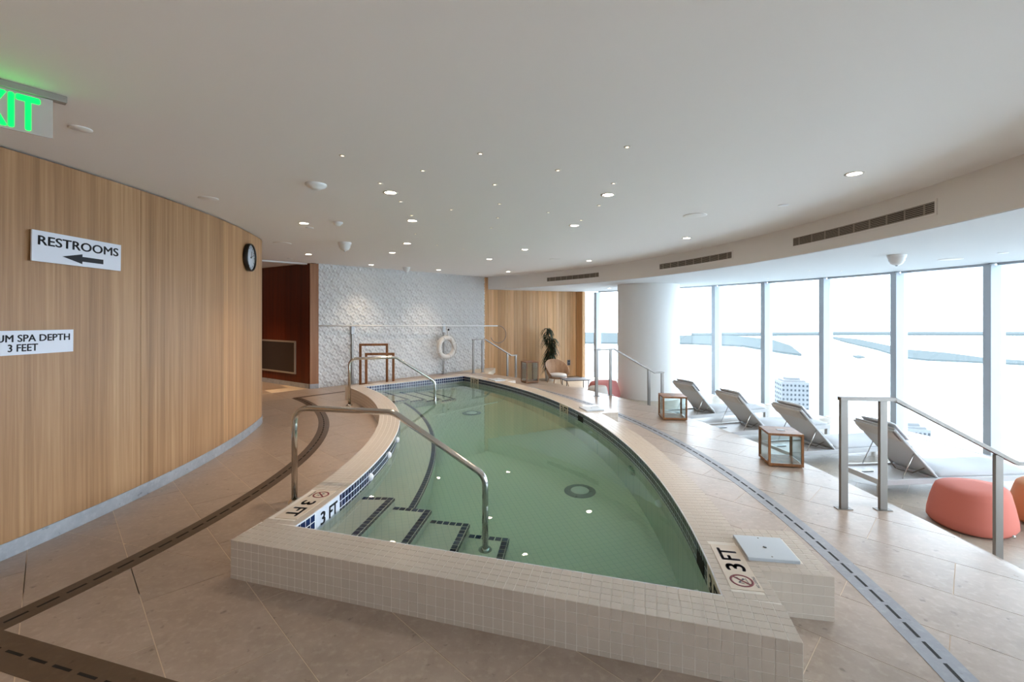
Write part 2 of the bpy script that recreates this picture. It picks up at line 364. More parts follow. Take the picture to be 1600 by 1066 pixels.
# ------------------------------------------------------------------ structure: walls
def wall_along(pts, thick, z0, z1):                         # thickness to the left of the walking direction
    out = []
    for i, p in enumerate(pts):
        d = (pts[min(i+1, len(pts)-1)]-pts[max(i-1, 0)]).normalized(); out.append(p+Vector((-d.y, d.x))*thick)
    return MB().strip(pts, out, z0, z1)
wa0 = math.radians(-48); wa_end = math.radians(17.4)
pts = arcs(CW, R_WALL, wa0, wa_end, 60)
tail = []; p = pts[-1]; h = wa_end+PI/2; r = .62            # the wall rolls round into the corridor
for i in range(14):
    h += math.radians(7.5); p = p+Vector((math.cos(h), math.sin(h)))*(r*math.radians(7.5)*1.6); tail.append(p.copy())
tail.append(tail[-1]+Vector((math.cos(h), math.sin(h)))*3)
wl = struct(bpy.data.objects.new('wall_left', None)); COL.objects.link(wl)
core = wall_along([q+(q-CW).normalized()*-.035 for q in pts]+[t+Vector((-.03, -.02)) for t in tail], .12, -.02, H_CEIL+.01); core.obj('wall_core', 'vent_dark', wl)
joint_px = [220, 350]
ja = [ang(CW, wall_hit(px)) for px in joint_px]; st = ja[1]-ja[0]
edges = [ja[0]-st*k for k in range(7, 0, -1)]+ja
for a, b in zip(edges, edges[1:]):
    q = arcs(CW, R_WALL, a+.0003, b-.0003, 14); q2 = [x+(x-CW).normalized()*-.03 for x in q]
    MB().strip(q2, q, .105, H_CEIL-.012).obj('panel', 'oak', wl)
q = arcs(CW, R_WALL, ja[1]+.0003, wa_end, 12)+tail
q2 = [x-(Vector(((q[min(i+1, len(q)-1)]-q[max(i-1, 0)]).y, -(q[min(i+1, len(q)-1)]-q[max(i-1, 0)]).x)).normalized()*.03) for i, x in enumerate(q)]
MB().strip(q2, q, .105, H_CEIL-.012).obj('panel', 'oak', wl)
full = arcs(CW, R_WALL, edges[0], wa_end, 80)+tail
bb = MB(); bo_ = []
for i, x in enumerate(full):
    d = (full[min(i+1, len(full)-1)]-full[max(i-1, 0)]).normalized(); bo_.append(x+Vector((d.y, -d.x))*.008)
bb.strip(full, bo_, 0, .105); struct(bb.obj('baseboard_left', 'skirting'))
# white relief wall
W0, W1 = Vector((-4.28, 10.08)), Vector((-.84, 13.80)); WD = (W1-W0).normalized(); WN = Vector((WD.y, -WD.x)); WL = (W1-W0).length
def relief(u, v):
    a = u/.082; b = v/.082
    p = math.sin(PI*(a+.42*math.sin(PI*b))); q = math.sin(PI*(b+.42*math.sin(PI*a)+.5))
    return .028*(abs(p)**.6*abs(q)**.6)+.012*max(0, math.sin(PI*(a+b)*.5+1.1*math.sin(PI*(a-b)*.5)))
st_ = .0105; nu, nv = int(WL/st_), int(H_CEIL/st_); vs = []; fsx = []
for j in range(nv+1):
    for i in range(nu+1):
        u, v = WL*i/nu, H_CEIL*j/nv; q = W0+WD*u+WN*relief(u, v); vs.append((q.x, q.y, v))
for j in range(nv):
    for i in range(nu):
        a = j*(nu+1)+i; fsx.append((a, a+1, a+nu+2, a+nu+1))
wb = struct(bpy.data.objects.new('wall_back', None)); COL.objects.link(wb)
rm = MB(); rm.add(vs, fsx, True); rm.obj('relief_cladding', 'relief', wb)
wall_along([W1-WN*.005, W0-WN*.005], -.2, -.02, H_CEIL+.01).obj('wall_core', 'column', wb)
# plank wall at the far right
P0, P1 = Vector((-.82, 13.82)), Vector((2.22, 15.40)); PD = (P1-P0).normalized(); PN = Vector((PD.y, -PD.x)); PL = (P1-P0).length
wf = struct(bpy.data.objects.new('wall_far', None)); COL.objects.link(wf)
wall_along([P1+PD*.3-PN*.03, P0-PN*.03], -.2, Z_LOW-.05, H_CEIL+.01).obj('wall_core', 'vent_dark', wf)
npk = 31; pw = PL/npk
for k in range(npk):
    c = P0+PD*(pw*(k+.5)); rz = math.atan2(PD.y, PD.x)
    MB().box((c.x-PN.x*.012, c.y-PN.y*.012, (Z_LOW+H_CEIL)/2), (pw-.005, .024+random.uniform(-.003, .003), H_CEIL-Z_LOW-.02), rz).obj('plank', 'oak_plank', wf)
e = P1+PN*.16
struct(MB().box((e.x-PD.x*.03, e.y-PD.y*.03, (Z_LOW+H_SOF)/2), (.10, .34, H_SOF-Z_LOW-.01), math.atan2(PD.y, PD.x)).obj('trim_2', 'oak_plank'))
# corridor behind the left wall
K0, K1 = Vector((-4.40, 10.0)), Vector((-5.96, 11.05)); KD = (K1-K0).normalized(); KN = Vector((-KD.y, KD.x))
if KN.dot(-K0) < 0: KN = -KN
wc = struct(bpy.data.objects.new('wall_corridor', None)); COL.objects.link(wc)
KL = 5.0; edges_k = [0, .95, 1.9, 2.85, 3.8, KL]
for a, b in zip(edges_k, edges_k[1:]):
    c = K0+KD*((a+b)/2)-KN*.02
    MB().box((c.x, c.y, H_CEIL/2+.05), (b-a-.006, .04, H_CEIL-.11), math.atan2(KD.y, KD.x)).obj('panel', 'cherry', wc)
c = K0+KD*(KL/2)-KN*.09; MB().box((c.x, c.y, H_CEIL/2), (KL+.1, .1, H_CEIL), math.atan2(KD.y, KD.x)).obj('wall_core', 'vent_dark', wc)
c = K0+KD*(KL/2)+KN*.006; struct(MB().box((c.x, c.y, .05), (KL, .012, .10), math.atan2(KD.y, KD.x)).obj('baseboard_corridor', 'skirting'))
c = (K0+W0)/2+Vector((.0, -.005)); pz = math.atan2((W0-K0).y, (W0-K0).x)
wp = struct(bpy.data.objects.new('trim_3', None)); COL.objects.link(wp)
MB().box((c.x, c.y+.05, H_CEIL/2+.04), ((W0-K0).length+.03, .14, H_CEIL-.1), pz).obj('pilaster', 'pilaster', wp)
MB().box((c.x, c.y+.045, .05), ((W0-K0).length+.036, .15, .10), pz).obj('plinth', 'skirting', wp)
# walls out of view that close the place
struct(MB().box((-2, -3.6, (H_CEIL+Z_LOW)/2), (16, .2, H_CEIL-Z_LOW+.1)).obj('wall_rear', 'column'))
wall_along(arcs(CF, R_WIN, math.radians(-48), wang-wst*15, 4), -.2, Z_LOW-.05, H_CEIL).obj('wall_side', 'column')['kind'] = 'structure'
struct(MB().box((-9.2, 9.5, H_CEIL/2), (.2, 12, H_CEIL+.1)).obj('wall_corridor_end', 'cherry'))
# ------------------------------------------------------------------ windows
mull_mesh = MB().box((0, 0, 0), (.26, .10, H_SOF-Z_LOW-.07)).mesh('mullion', 'mullion')
rail_l = 2*R_WIN*math.sin(wst/2)-.10
head_mesh = MB().box((0, 0, 0), (.12, rail_l, .035)).mesh('window_rail', 'mullion')
pane_mesh = MB().box((0, 0, 0), (.012, rail_l+.03, H_SOF-Z_LOW-.06)).mesh('pane', 'glass')
for k in range(15):
    a = wang-wst*k; am = a-wst/2
    w = bpy.data.objects.new('window_%d' % (k+1), None); COL.objects.link(w); struct(w)
    for nm, me, r, aa, z in (('mullion', mull_mesh, R_WIN-.0, a, (H_SOF+Z_LOW)/2), ('pane', pane_mesh, R_WIN*math.cos(wst/2)+.05, am, (H_SOF+Z_LOW)/2),
                            ('window_rail', head_mesh, R_WIN*math.cos(wst/2)+.04, am, H_SOF-.0175), ('window_rail', head_mesh, R_WIN*math.cos(wst/2)+.04, am, Z_LOW-.0145)):
        o = link(nm, me, w); p = arc_pt(CF, r, aa); o.location = (p.x, p.y, z); o.rotation_euler = (0, 0, aa)
# ------------------------------------------------------------------ swimming pool
def curbside(c, r, p, d): return line_circle(p, d, c, r)
fin = FLo+FN*.26                                            # inner front line
def on_front(c, r, off):                                    # where an arc meets a line parallel to the front
    p = FLo+FN*off; f = p-c; b = f.dot(FD); q = b*b-(f.dot(f)-r*r); s = math.sqrt(q)
    return p+FD*(-b+s)
def on_back(c, r, off):
    p = BLi+BN*off; f = p-c; b = f.dot(BD); q = b*b-(f.dot(f)-r*r); s = math.sqrt(q)
    return p+BD*(-b+s)
pool = thing('swimming_pool', 'curved indoor pool with cream mosaic curb and navy tile lines', 'pool')
LO0, LI0 = on_front(CL, RLo, 0), on_front(CL, RLi, .26); LO1, LI1 = on_back(CL, RLo, .26), on_back(CL, RLi, 0)
RO0, RI0 = on_front(CR, RRo, 0), on_front(CR, RRi, .26); RO1, RI1 = on_back(CR, RRo, .26), on_back(CR, RRi, 0)
NL = 48
lo = arcs(CL, RLo, ang(CL, LO0), ang(CL, LO1), NL); li = arcs(CL, RLi, ang(CL, LI0), ang(CL, LI1), NL)
ro = arcs(CR, RRo, ang(CR, RO0), ang(CR, RO1), NL); ri = arcs(CR, RRi, ang(CR, RI0), ang(CR, RI1), NL)
def lerp(a, b, n): return [a+(b-a)*i/n for i in range(n+1)]
TB = .0015
cb = MB(); zt = CURB-TB
outer = lo+lerp(LO1, RO1, 12)[1:]+ro[::-1][1:]+lerp(RO0, LO0, 12)[1:-1]
inner = li+lerp(LI1, RI1, 12)[1:]+ri[::-1][1:]+lerp(RI0, LI0, 12)[1:-1]
n = len(outer); vs = [(p.x, p.y, zt) for p in outer]+[(p.x, p.y, zt) for p in inner]+[(p.x, p.y, -.02) for p in outer]+[(p.x, p.y, POOL_FLOOR-.1) for p in inner]
f = []
for i in range(n):
    j = (i+1) % n; f += [(i, j, n+j, n+i), (i, 2*n+i, 2*n+j, j), (n+i, n+j, 3*n+j, 3*n+i), (2*n+i, 3*n+i, 3*n+j, 2*n+j)]
cb.add(vs, f); cb.obj('curb_body', 'grout', pool)
def grow(loop, g):
    o = []; m = len(loop)
    for i in range(m):
        d = (loop[(i+1) % m]-loop[i-1]).normalized(); o.append(loop[i]+Vector((-d.y, d.x))*g)
    return o
sgn = 1 if sum(inner[i-1].x*inner[i].y-inner[i].x*inner[i-1].y for i in range(n)) > 0 else -1
wetwall_in = grow(inner, sgn*.006); wetwall_out = grow(inner, -sgn*.03)
ww = MB(); ww.strip(wetwall_in+[wetwall_in[0]], wetwall_out+[wetwall_out[0]], POOL_FLOOR-.05, WATER-.03); ww.obj('basin_wall', 'cream_wet', pool)
MB().prism(list(wetwall_out), POOL_FLOOR-.12, POOL_FLOOR).obj('basin_floor', 'cream_wet', pool)
# steps and bench under water
SE = Vector((.15, .989)).normalized(); SF = Vector((SE.y, -SE.x))
B1 = Vector((-1.008, 3.955)); back = Vector((.983, -.182)); deps = (.20, .385, .57, .75)
cor = [B1+back*(.333*i) for i in range(4)]
def to_front(p):                                            # follow a riser to just inside the front wall
    q = FLo+FN*.14; t = (q-p).dot(FN)/(-SE).dot(FN); return p-SE*t
def under(o, lab=None): return o
left0 = arc_pt(CL, RLi-.02, ang(CL, B1)); lf0 = arc_pt(CL, RLi-.02, ang(CL, LI0)-.012)
prev_b, prev_f = B1-back*.33, None
for i in range(4):
    if i == 0: poly = [left0-Vector((.0, 0)), B1, to_front(B1), lf0]
    else: poly = [cor[i-1], cor[i], to_front(cor[i]), to_front(cor[i-1])]
    MB().prism(poly, POOL_FLOOR-.02, WATER-deps[i]).obj('pool_step', 'cream_wet', pool)
BEN = 7.47; bz = WATER-.42
ba0 = ang(CL, B1)+.002; ba1 = math.radians(31.5)
MB().strip(arcs(CL, RLi-.02, ba0, ba1, 40), arcs(CL, BEN, ba0, ba1, 40), POOL_FLOOR-.02, bz).obj('bench', 'cream_wet', pool)
# far steps along the back wall
fo = BLi-BN*.02; fin_n = -BN
fcor = []
for i in range(4):
    a = fo+BD*(.12+.333*i if i else .12); b = fo+BD*(.12+.333*(i+1))
    if i == 0: a = fo-BD*.0
    poly = [a+BN*.1, b+BN*.1, b+fin_n*1.0, a+fin_n*1.0-(BD*.25 if i == 0 else BD*0)]
    MB().prism(poly, POOL_FLOOR-.02, WATER-deps[i]).obj('pool_step', 'cream_wet', pool); fcor.append((b, b+fin_n*1.0, a+fin_n*1.0))
# tiles -------------------------------------------------------
def tile_box(w, h, t): return MB().box((0, 0, 0), (w, h, t))
G = .003
tile_me = tile_box(PIT-G, PIT-G, .008).mesh('mosaic_tile', 'cream')
blue_me = tile_box(PIT-.007, PIT-.007, .008).mesh('navy_tile', 'blue')
cream_list, blue_list = [], []
def mtx_of(pos, u, nrm):
    u = Vector(u).normalized(); nrm = Vector(nrm).normalized(); v = nrm.cross(u)
    return Matrix(((u.x, v.x, nrm.x, pos[0]), (u.y, v.y, nrm.y, pos[1]), (u.z, v.z, nrm.z, pos[2]), (0, 0, 0, 1)))
cut_boxes = []                                              # plan rectangles left free for marker tiles: (origin, u, v, lu, lv)
def blocked(p):
    for o, u, v, lu, lv in cut_boxes:
        d = p-o
        if -.02 < d.dot(u) < lu+.02 and -.02 < d.dot(v) < lv+.02: return True
    return False
# marker tiles on the curb top
def radial(c, p): return (p-c).normalized()
mr_o = Vector((1.052+.062, 2.30)); ur = radial(CR, Vector((1.2, 2.52))); tr = Vector((-ur.y, ur.x))
MR0 = arc_pt(CR, RRi+.055, ang(CR, Vector((1.10, 2.325))))
cut_boxes.append((MR0, ur, tr, .155, .46))
ul = radial(CL, Vector((-1.5, 3.37))); tl = Vector((-ul.y, ul.x))
ML0 = arc_pt(CL, RLo+.045, ang(CL, Vector((-1.60, 3.13))))
cut_boxes.append((ML0, ul, tl, .165, .50))
def add_c(pos, u, nrm): cream_list.append((pos, u, nrm))
nfront = int((RO0-LO0).length/PIT); pf = (RO0-LO0).length/nfront
fe = (Vector((.26, .966))).normalized(); fe = fe*(1/fe.dot(FN))   # the columns lean with the arms
for i in range(nfront):
    for j in range(5):
        p = LO0+FD*((i+.5)*pf)+fe*((j+.5)*.052)
        if not blocked(p): add_c(v3(p, CURB-.004), v3(FD, 0), (0, 0, 1))
    for j in range(5):
        zc = CURB-.0525*(j+.5)+.0005
        p = LO0+FD*((i+.5)*pf)+FN*.0028
        add_c(v3(p, zc), v3(FD, 0), v3(-FN, 0))
def arm_top(c, r0, a0, a1, sidefaces, rf, sgnf):
    m = int((r0+.13)*abs(a1-a0)/PIT); da = (a1-a0)/m
    for i in range(m):
        a = a0+da*(i+.5); u = Vector((-math.sin(a), math.cos(a)))
        for j in range(5):
            p = arc_pt(c, r0+(j+.5)*.052, a)
            if not blocked(p): add_c(v3(p, CURB-.004), v3(u, 0), (0, 0, 1))
        if sidefaces:
            p = arc_pt(c, rf, a); nn = Vector((math.cos(a), math.sin(a)))*sgnf
            for j in range(5): add_c(v3(p, CURB-.0525*(j+.5)+.0005), v3(u, 0), v3(nn, 0))
arm_top(CL, RLo, ang(CL, on_front(CL, RLo+.13, .265)), ang(CL, on_back(CL, RLo+.13, -.005)), True, RLo+.0028, -1)
arm_top(CR, RRi, ang(CR, on_front(CR, RRi+.13, .265)), ang(CR, on_back(CR, RRi+.13, -.005)), True, RRo-.0028, 1)
nb = int((RO1-LO1).length/PIT)
for i in range(nb):
    for j in range(5): add_c(v3(LO1+(RO1-LO1)*((i+.5)/nb)-BN*((j+.5)*.052), CURB-.004), v3(BD, 0), (0, 0, 1))
    for j in range(5): add_c(v3(LO1+(RO1-LO1)*((i+.5)/nb)-BN*.0028, CURB-.0525*(j+.5)+.0005), v3(BD, 0), v3(BN, 0))
# skimmer boxes: blocks that grow out of the right arm
def skimmer(a_mid, half, rout, lidflag, key):
    a0, a1 = a_mid-half, a_mid+half
    MB().strip(arcs(CR, RRo-.05, a0, a1, 4), arcs(CR, rout, a0, a1, 4), -.02, CURB-TB).obj('skimmer_block', 'grout', pool)
    m = int(rout*2*half/PIT); da = 2*half/m; nr = int(round((rout-RRo)/PIT)); dr = (rout-RRo)/nr
    for i in range(m):
        a = a0+da*(i+.5); u = Vector((-math.sin(a), math.cos(a)))
        for j in range(nr):
            p = arc_pt(CR, RRo+dr*(j+.5), a)
            if not blocked(p): add_c(v3(p, CURB-.004), v3(u, 0), (0, 0, 1))
        for j in range(5): add_c(v3(arc_pt(CR, rout-.0028, a), CURB-.0525*(j+.5)+.0005), v3(u, 0), v3((math.cos(a), math.sin(a)), 0))
    for s, a in ((-1, a0), (1, a1)):
        u = Vector((math.cos(a), math.sin(a))); nn = Vector((-u.y, u.x))*s
        for j in range(nr):
            for k in range(5): add_c(v3(arc_pt(CR, RRo+dr*(j+.5), a)-nn*.0028, CURB-.0525*(k+.5)+.0005), v3(u, 0), v3(nn, 0))
sk1 = ang(CR, Vector((1.55, 2.71))); sk2 = ang(CR, Vector((1.3, 6.75))); sk3 = ang(CR, Vector((-.25, 9.75)))
LIDC = [(Vector((1.484, 2.705)), ang(CR, Vector((1.484, 2.705))))]
for am_, rr_ in ((sk2, RRo-.02), (sk3, RRo-.06)): LIDC.append((arc_pt(CR, rr_, am_), am_))
for c_, a_ in LIDC:
    u = Vector((math.cos(a_), math.sin(a_))); t = Vector((-u.y, u.x)); cut_boxes.append((c_-u*.125-t*.13, u, t, .25, .26))
skimmer(sk1, .0265, 9.755, True, 0); skimmer(sk2, .030, 9.66, True, 1); skimmer(sk3, .030, 9.62, True, 2)
for i, (c_, a_) in enumerate(LIDC):
    s_ = .272
    lidp = MB().box((c_.x, c_.y, CURB+.006), (s_, s_, .022), a_).obj('skimmer_lid', 'lid', pool, .003)
    MB().lathe([(0, .0015), (.011, .0015), (.011, 0)], (c_.x, c_.y, CURB+.0175), 14).obj('finger_hole', 'black', lidp)
    if i == 0:
        for dx_ in (-.11, .11):
            p = c_+Vector((math.cos(a_+1.57), math.sin(a_+1.57)))*dx_
            MB().lathe([(0, .001), (.005, .001), (.005, 0)], (p.x, p.y, CURB+.0175), 10).obj('screw', 'brushed', lidp)
# write the tiles: the 300 nearest singly, the others joined
def spread(lst, me, name, stuffname, limit, mat, parent):
    lst.sort(key=lambda t: t[3] if len(t) > 3 else -(1/(Vector(t[0])-cam.location).length_squared)*max(.02, Vector(t[2]).normalized().dot((cam.location-Vector(t[0])).normalized())))
    for t in lst[:limit]:
        o = link(name, me, parent); o.matrix_local = mtx_of(*t[:3])
    rest = MB(); bx = [(-1, -1), (1, -1), (1, 1), (-1, 1)]; h = (PIT-(.007 if mat == 'blue' else G))/2
    for t in lst[limit:]:
        m4 = mtx_of(*t[:3]); rest.add([m4@Vector((x*h, y*h, z)) for z in (-.004, .004) for x, y in bx], [(4, 5, 6, 7), (0, 1, 5, 4), (1, 2, 6, 5), (2, 3, 7, 6), (3, 0, 4, 7)])
    if rest.v: r_ = rest.obj(stuffname, mat, parent); r_['kind'] = 'stuff'
spread(cream_list, tile_me, 'mosaic_tile', 'mosaic_tiling', 300, 'cream', pool)
# navy waterline band
def band(c, r, a0, a1, sg, rows, skip=()):
    m = int(r*abs(a1-a0)/PIT); da = (a1-a0)/m
    for i in range(m):
        a = a0+da*(i+.5)
        if any(s0 < a < s1 for s0, s1 in skip): continue
        u = Vector((-math.sin(a), math.cos(a))); nn = Vector((math.cos(a), math.sin(a)))*sg
        for j in range(rows): blue_list.append((v3(arc_pt(c, r, a)+nn*.004, CURB-.006-PIT*(j+.5)), v3(u, 0), v3(nn, 0)))
mk0, mk1 = ang(CL, Vector((-1.39, 3.235))), ang(CL, Vector((-1.345, 3.545)))
band(CL, RLi, ang(CL, LI0), ang(CL, LI1), 1, 3, [(mk0, mk1)])
mkr0 = ang(CR, RI0); skips = [(mkr0, mkr0+.033)]
for px in (744, 884):
    a = ang(CR, ray_circle(px-2, CR, RRi)); skips.append((a-.017, a+.017))
band(CR, RRi, ang(CR, RI0), ang(CR, RI1), -1, 3, skips)
m = int((RI1-LI1).length/PIT)
for i in range(m):
    for j in range(3): blue_list.append((v3(LI1+(RI1-LI1)*((i+.5)/m)-BN*.004, CURB-.006-PIT*(j+.5)), v3(BD, 0), v3(-BN, 0)))
m = int((RI0-LI0).length/PIT)
for i in range(m):
    for j in range(3): blue_list.append((v3(LI0+(RI0-LI0)*((i+.5)/m)+FN*.004, CURB-.006-PIT*(j+.5)), v3(FD, 0), v3(FN, 0)))
bk = grow(inner, sgn*.0070); bk2 = grow(inner, -sgn*.01)
MB().strip(bk+[bk[0]], bk2+[bk2[0]], WATER-.06, CURB-.001).obj('waterline_grout', 'white_grout', pool)
spread(blue_list, blue_me, 'waterline_tile', 'waterline_tiling', 280, 'blue', pool)
# navy nosing lines of steps and bench
nose = []
def nose_line(p, q, z, inset_n):
    m = max(1, int((q-p).length/PIT)); u = (q-p).normalized(); nn = Vector((-u.y, u.x))*inset_n
    for i in range(m):
        c = p+(q-p)*((i+.5)/m)+nn*.028; nose.append((v3(c, z+.001), v3(u, 0), (0, 0, 1)))
        nose.append((v3(p+(q-p)*((i+.5)/m)-nn*.001, z-.028), v3(u, 0), v3(-nn, 0)))
for i in range(4):
    fpt = to_front(cor[i])+SE*.13
    nose_line(fpt, cor[i]-SE*.0, WATER-deps[i], 1)
    a = cor[i-1] if i else left0+Vector((.03, 0))
    nose_line(cor[i]-back*.055, a, WATER-deps[i], 1)
m = int(BEN*(ba1-ba0)/PIT)
for i in range(m):
    a = ba0+(ba1-ba0)*(i+.5)/m; u = Vector((-math.sin(a), math.cos(a))); nn = Vector((math.cos(a), math.sin(a)))
    nose.append((v3(arc_pt(CL, BEN-.028, a), bz+.001), v3(u, 0), (0, 0, 1))); nose.append((v3(arc_pt(CL, BEN+.001, a), bz-.028), v3(u, 0), v3(nn, 0)))
for i, (b, c, a) in enumerate(fcor):
    nose_line(b, c, WATER-deps[i], -1); nose_line(c-BD*.055, a, WATER-deps[i], -1)
spread(nose, blue_me, 'nosing_tile', 'nosing_tiling', 300, 'blue', pool)
# marker tiles: top of curb and inner wall
def marker(o, u, v, lu, lv, flip, col):                     # plan rectangle, letters read along v
    mk = MB().prism([o, o+u*lu, o+u*lu+v*lv, o+v*lv], CURB-.006, CURB+.0015).obj('depth_marker', 'marker', pool)
    if not flip:                                            # right arm: reads from outside, feet to +u
        R_ = frame(v3(o+v*lv, CURB+.0015), v3(-v, 0), v3(-u, 0)) if False else frame(v3(o+u*lu, CURB+.0015), v3(v, 0), v3(-u, 0))
    else: R_ = frame(v3(o+v*lv, CURB+.0015), v3(-v, 0), v3(u, 0))
    return mk, R_
mk, R_ = marker(MR0, ur, tr, .155, .46, False, 'grey_ink')
t3 = text_mesh('3', .075, .10, 'grey_ink', .0008, .03); tF = text_mesh('FT', .135, .10, 'grey_ink', .0008, .03)
put(t3, 'lettering', R_, .175, .028, 0, mk); put(tF, 'lettering', R_, .285, .028, 0, mk)
def no_dive(R_, cx, cy, r, parent):
    ringm = MB(); ringm.tube([(r*math.cos(k*2*PI/28), r*math.sin(k*2*PI/28), 0) for k in range(28)], r*.13, 6, close=True)
    for i, v in enumerate(ringm.v): ringm.v[i] = (v[0], v[1], max(0, v[2])*.12)
    s_ = MB(); a = math.radians(45); s_.box((0, 0, .0005), (r*1.95, r*.2, .001), a)
    fig = MB()
    fig.box((-.1*r, .12*r, .0004), (.75*r, .14*r, .0008), math.radians(-38)); fig.box((.32*r, .22*r, .0004), (.5*r, .09*r, .0008), math.radians(30)); fig.box((-.45*r, .1*r, .0004), (.45*r, .09*r, .0008), math.radians(70))
    fig.box((0, -.5*r, .0004), (.9*r, .06*r, .0008), 0.1); fig.lathe([(0, .0008), (.13*r, .0008), (.13*r, 0)], (.3*r, -.22*r, 0), 12)
    for b, mt in ((ringm, 'red_ink'), (s_, 'red_ink'), (fig, 'grey_ink')): b.xf(R_@Matrix.Translation((cx, cy, .0002))).obj('no_diving_symbol', mt, parent)
no_dive(R_, .082, .082, .052, mk)
put(text_mesh('NO DIVING', .10, .014, 'grey_ink', .0006), 'lettering', R_, .03, .008, 0, mk)
mk, R_ = marker(ML0, ul, tl, .165, .50, True, 'ink')
put(text_mesh('3', .075, .10, 'ink', .0008, .03), 'lettering', R_, .20, .03, 0, mk); put(text_mesh('FT', .14, .10, 'ink', .0008, .03), 'lettering', R_, .32, .03, 0, mk)
no_dive(R_, .085, .09, .054, mk); put(text_mesh('NO DIVING', .10, .014, 'ink', .0006), 'lettering', R_, .035, .008, 0, mk)
def wall_marker(c, r, a0, a1, sg, tilemat, inkmat, z0, z1):
    q = arcs(c, r+sg*.0085, a0, a1, 6); q2 = arcs(c, r-sg*.004, a0, a1, 6)
    mk = MB().strip(q, q2, z0, z1).obj('depth_marker', tilemat, pool)
    am = (a0+a1)/2; nn = Vector((math.cos(am), math.sin(am)))*sg; u = Vector((-nn.y, nn.x))      # right-hand side seen from the water
    p = arc_pt(c, r+sg*.0105, am); ln = r*abs(a1-a0); R_ = frame(v3(p-u*(ln/2), z0), v3(u, 0), (0, 0, 1)); h = (z1-z0)
    put(text_mesh('3', ln*.20, h*.66, inkmat, .001, .03), 'lettering', R_, ln*.14, h*.17, -.001, mk); put(text_mesh('FT', ln*.38, h*.66, inkmat, .001, .03), 'lettering', R_, ln*.5, h*.17, -.001, mk)
wall_marker(CL, RLi, mk0, mk1, 1, 'sign', 'ink', CURB-.15, CURB-.004)
for a0, a1 in skips: wall_marker(CR, RRi, a0, a1, -1, 'marker', 'ink', CURB-.16, CURB-.004)
# small fittings of the basin
def fitting(p, nrm, r, t, mat, name, dome=.6):
    b = MB(); b.lathe([(0, t), (r*.55, t*.92), (r*.9, t*.55), (r, 0)], (0, 0, 0), 18)
    nrm = Vector(nrm).normalized(); b.xf(mtx_of(p, (0, 0, 1), nrm)); return b.obj(name, mat, pool)
for px in (578, 607, 620.5):
    p = ray_circle(px, CL, RLi); a = ang(CL, p) if p.y < 7 else 0
    for ky in range(1):
        cand = [q for q in arcs(CL, RLi, ang(CL, LI0), math.radians(25), 400) if abs(800+720*q.x/q.y-px) < 1.2]
        q = cand[0] if cand else p; nn = (q-CL).normalized(); fitting(v3(q+nn*.006, WATER+.035), v3(nn, 0), .035, .03, 'light_jet', 'water_jet')
for q, zz, rad in ((Vector((1.22, 3.86)), -.22, .06), (Vector((1.2, 4.72)), -.30, .11), (Vector((1.05, 6.1)), -.22, .05), (Vector((1.13, 2.78)), -.42, .06), (Vector((1.1, 5.9)), -.45, .06)):
    nn = -(q-CR).normalized(); q2 = CR-nn*RRi; fitting(v3(q2+nn*.006, WATER+zz), v3(nn, 0), rad, .035, 'steel' if rad > .1 else 'light_jet', 'wall_fitting')
md = MB().lathe([(.09, .02), (.15, .02), (.165, 0)], (.71, 4.82, POOL_FLOOR), 32).obj('main_drain', 'drain_r', pool); MB().lathe([(0, .034), (.085, .034), (.095, .02)], (.71, 4.82, POOL_FLOOR), 32).obj('drain_cover', 'white', md)
md = MB().lathe([(.09, .02), (.15, .02), (.165, 0)], (-.7, 8.0, POOL_FLOOR), 32).obj('main_drain', 'drain_r', pool); MB().lathe([(0, .034), (.085, .034), (.095, .02)], (-.7, 8.0, POOL_FLOOR), 32).obj('drain_cover', 'white', md)
for px in (1097, 908):
    q = ray_circle(px, CR, RRi); a = ang(CR, q)
    MB().strip(arcs(CR, RRi-.010, a-.010, a+.010, 4), arcs(CR, RRi+.02, a-.010, a+.010, 4), WATER-.04, CURB-.05).obj('skimmer_mouth', 'dark_slot', pool)
# ------------------------------------------------------------------ water
wl_ = grow(inner, -sgn*.018)
wt = MB(); wt.prism(list(wl_), POOL_FLOOR-.03, WATER); tag(wt.obj('pool_water', 'water'), 'still green water filling the curved pool', 'water')
# ------------------------------------------------------------------ floor drains (stone channels with slots)
def channel(name, label, c, r, a0, a1, wdt, mat, slot_l, gap, z=.0018, nslots=400):
    t = thing(name, label, 'drain', group=None); nseg = 60
    MB().strip(arcs(c, r-wdt/2, a0, a1, nseg), arcs(c, r+wdt/2, a0, a1, nseg), -.02, z).obj('channel_cover', mat, t)
    L_ = r*abs(a1-a0); k = 0; s = .05
    while s+slot_l < L_ and k < nslots:
        b0 = a0+(a1-a0)*s/L_; b1 = a0+(a1-a0)*(s+slot_l)/L_
        MB().strip(arcs(c, r-.008, b0, b1, 3), arcs(c, r+.008, b0, b1, 3), -.01, z+.0008).obj('slot', 'dark_slot', t); s += slot_l+gap; k += 1
    return t
CDR = Vector((-8.47, 4.22))
channel('floor_drain', 'grey slotted channel drain curving along the window side of the pool', CDR, 10.68, ang(CDR, Vector((2.0, .9))), ang(CDR, Vector((.2, 10.4))), .15, 'drain_r', .115, .03)
CDL = Vector((-8.56, 4.46))
channel('floor_drain', 'dark brown channel drain curving between the pool and the wooden wall', CDL, 6.24, ang(CDL, Vector((-2.66, 2.36))), ang(CDL, Vector((-4.2, 8.9))), .15, 'drain', .10, .035)
t = thing('floor_drain', 'dark brown straight channel drain crossing the lower left corner', 'drain')
q0, q1 = Vector((-2.62, 2.27)), Vector((1.9, .95)); dd = (q1-q0).normalized(); dn = Vector((-dd.y, dd.x))
q0 = q0-dd*.25
MB().prism([q0-dn*.09, q1-dn*.09, q1+dn*.09, q0+dn*.09], -.02, .0022).obj('channel_cover', 'drain', t)
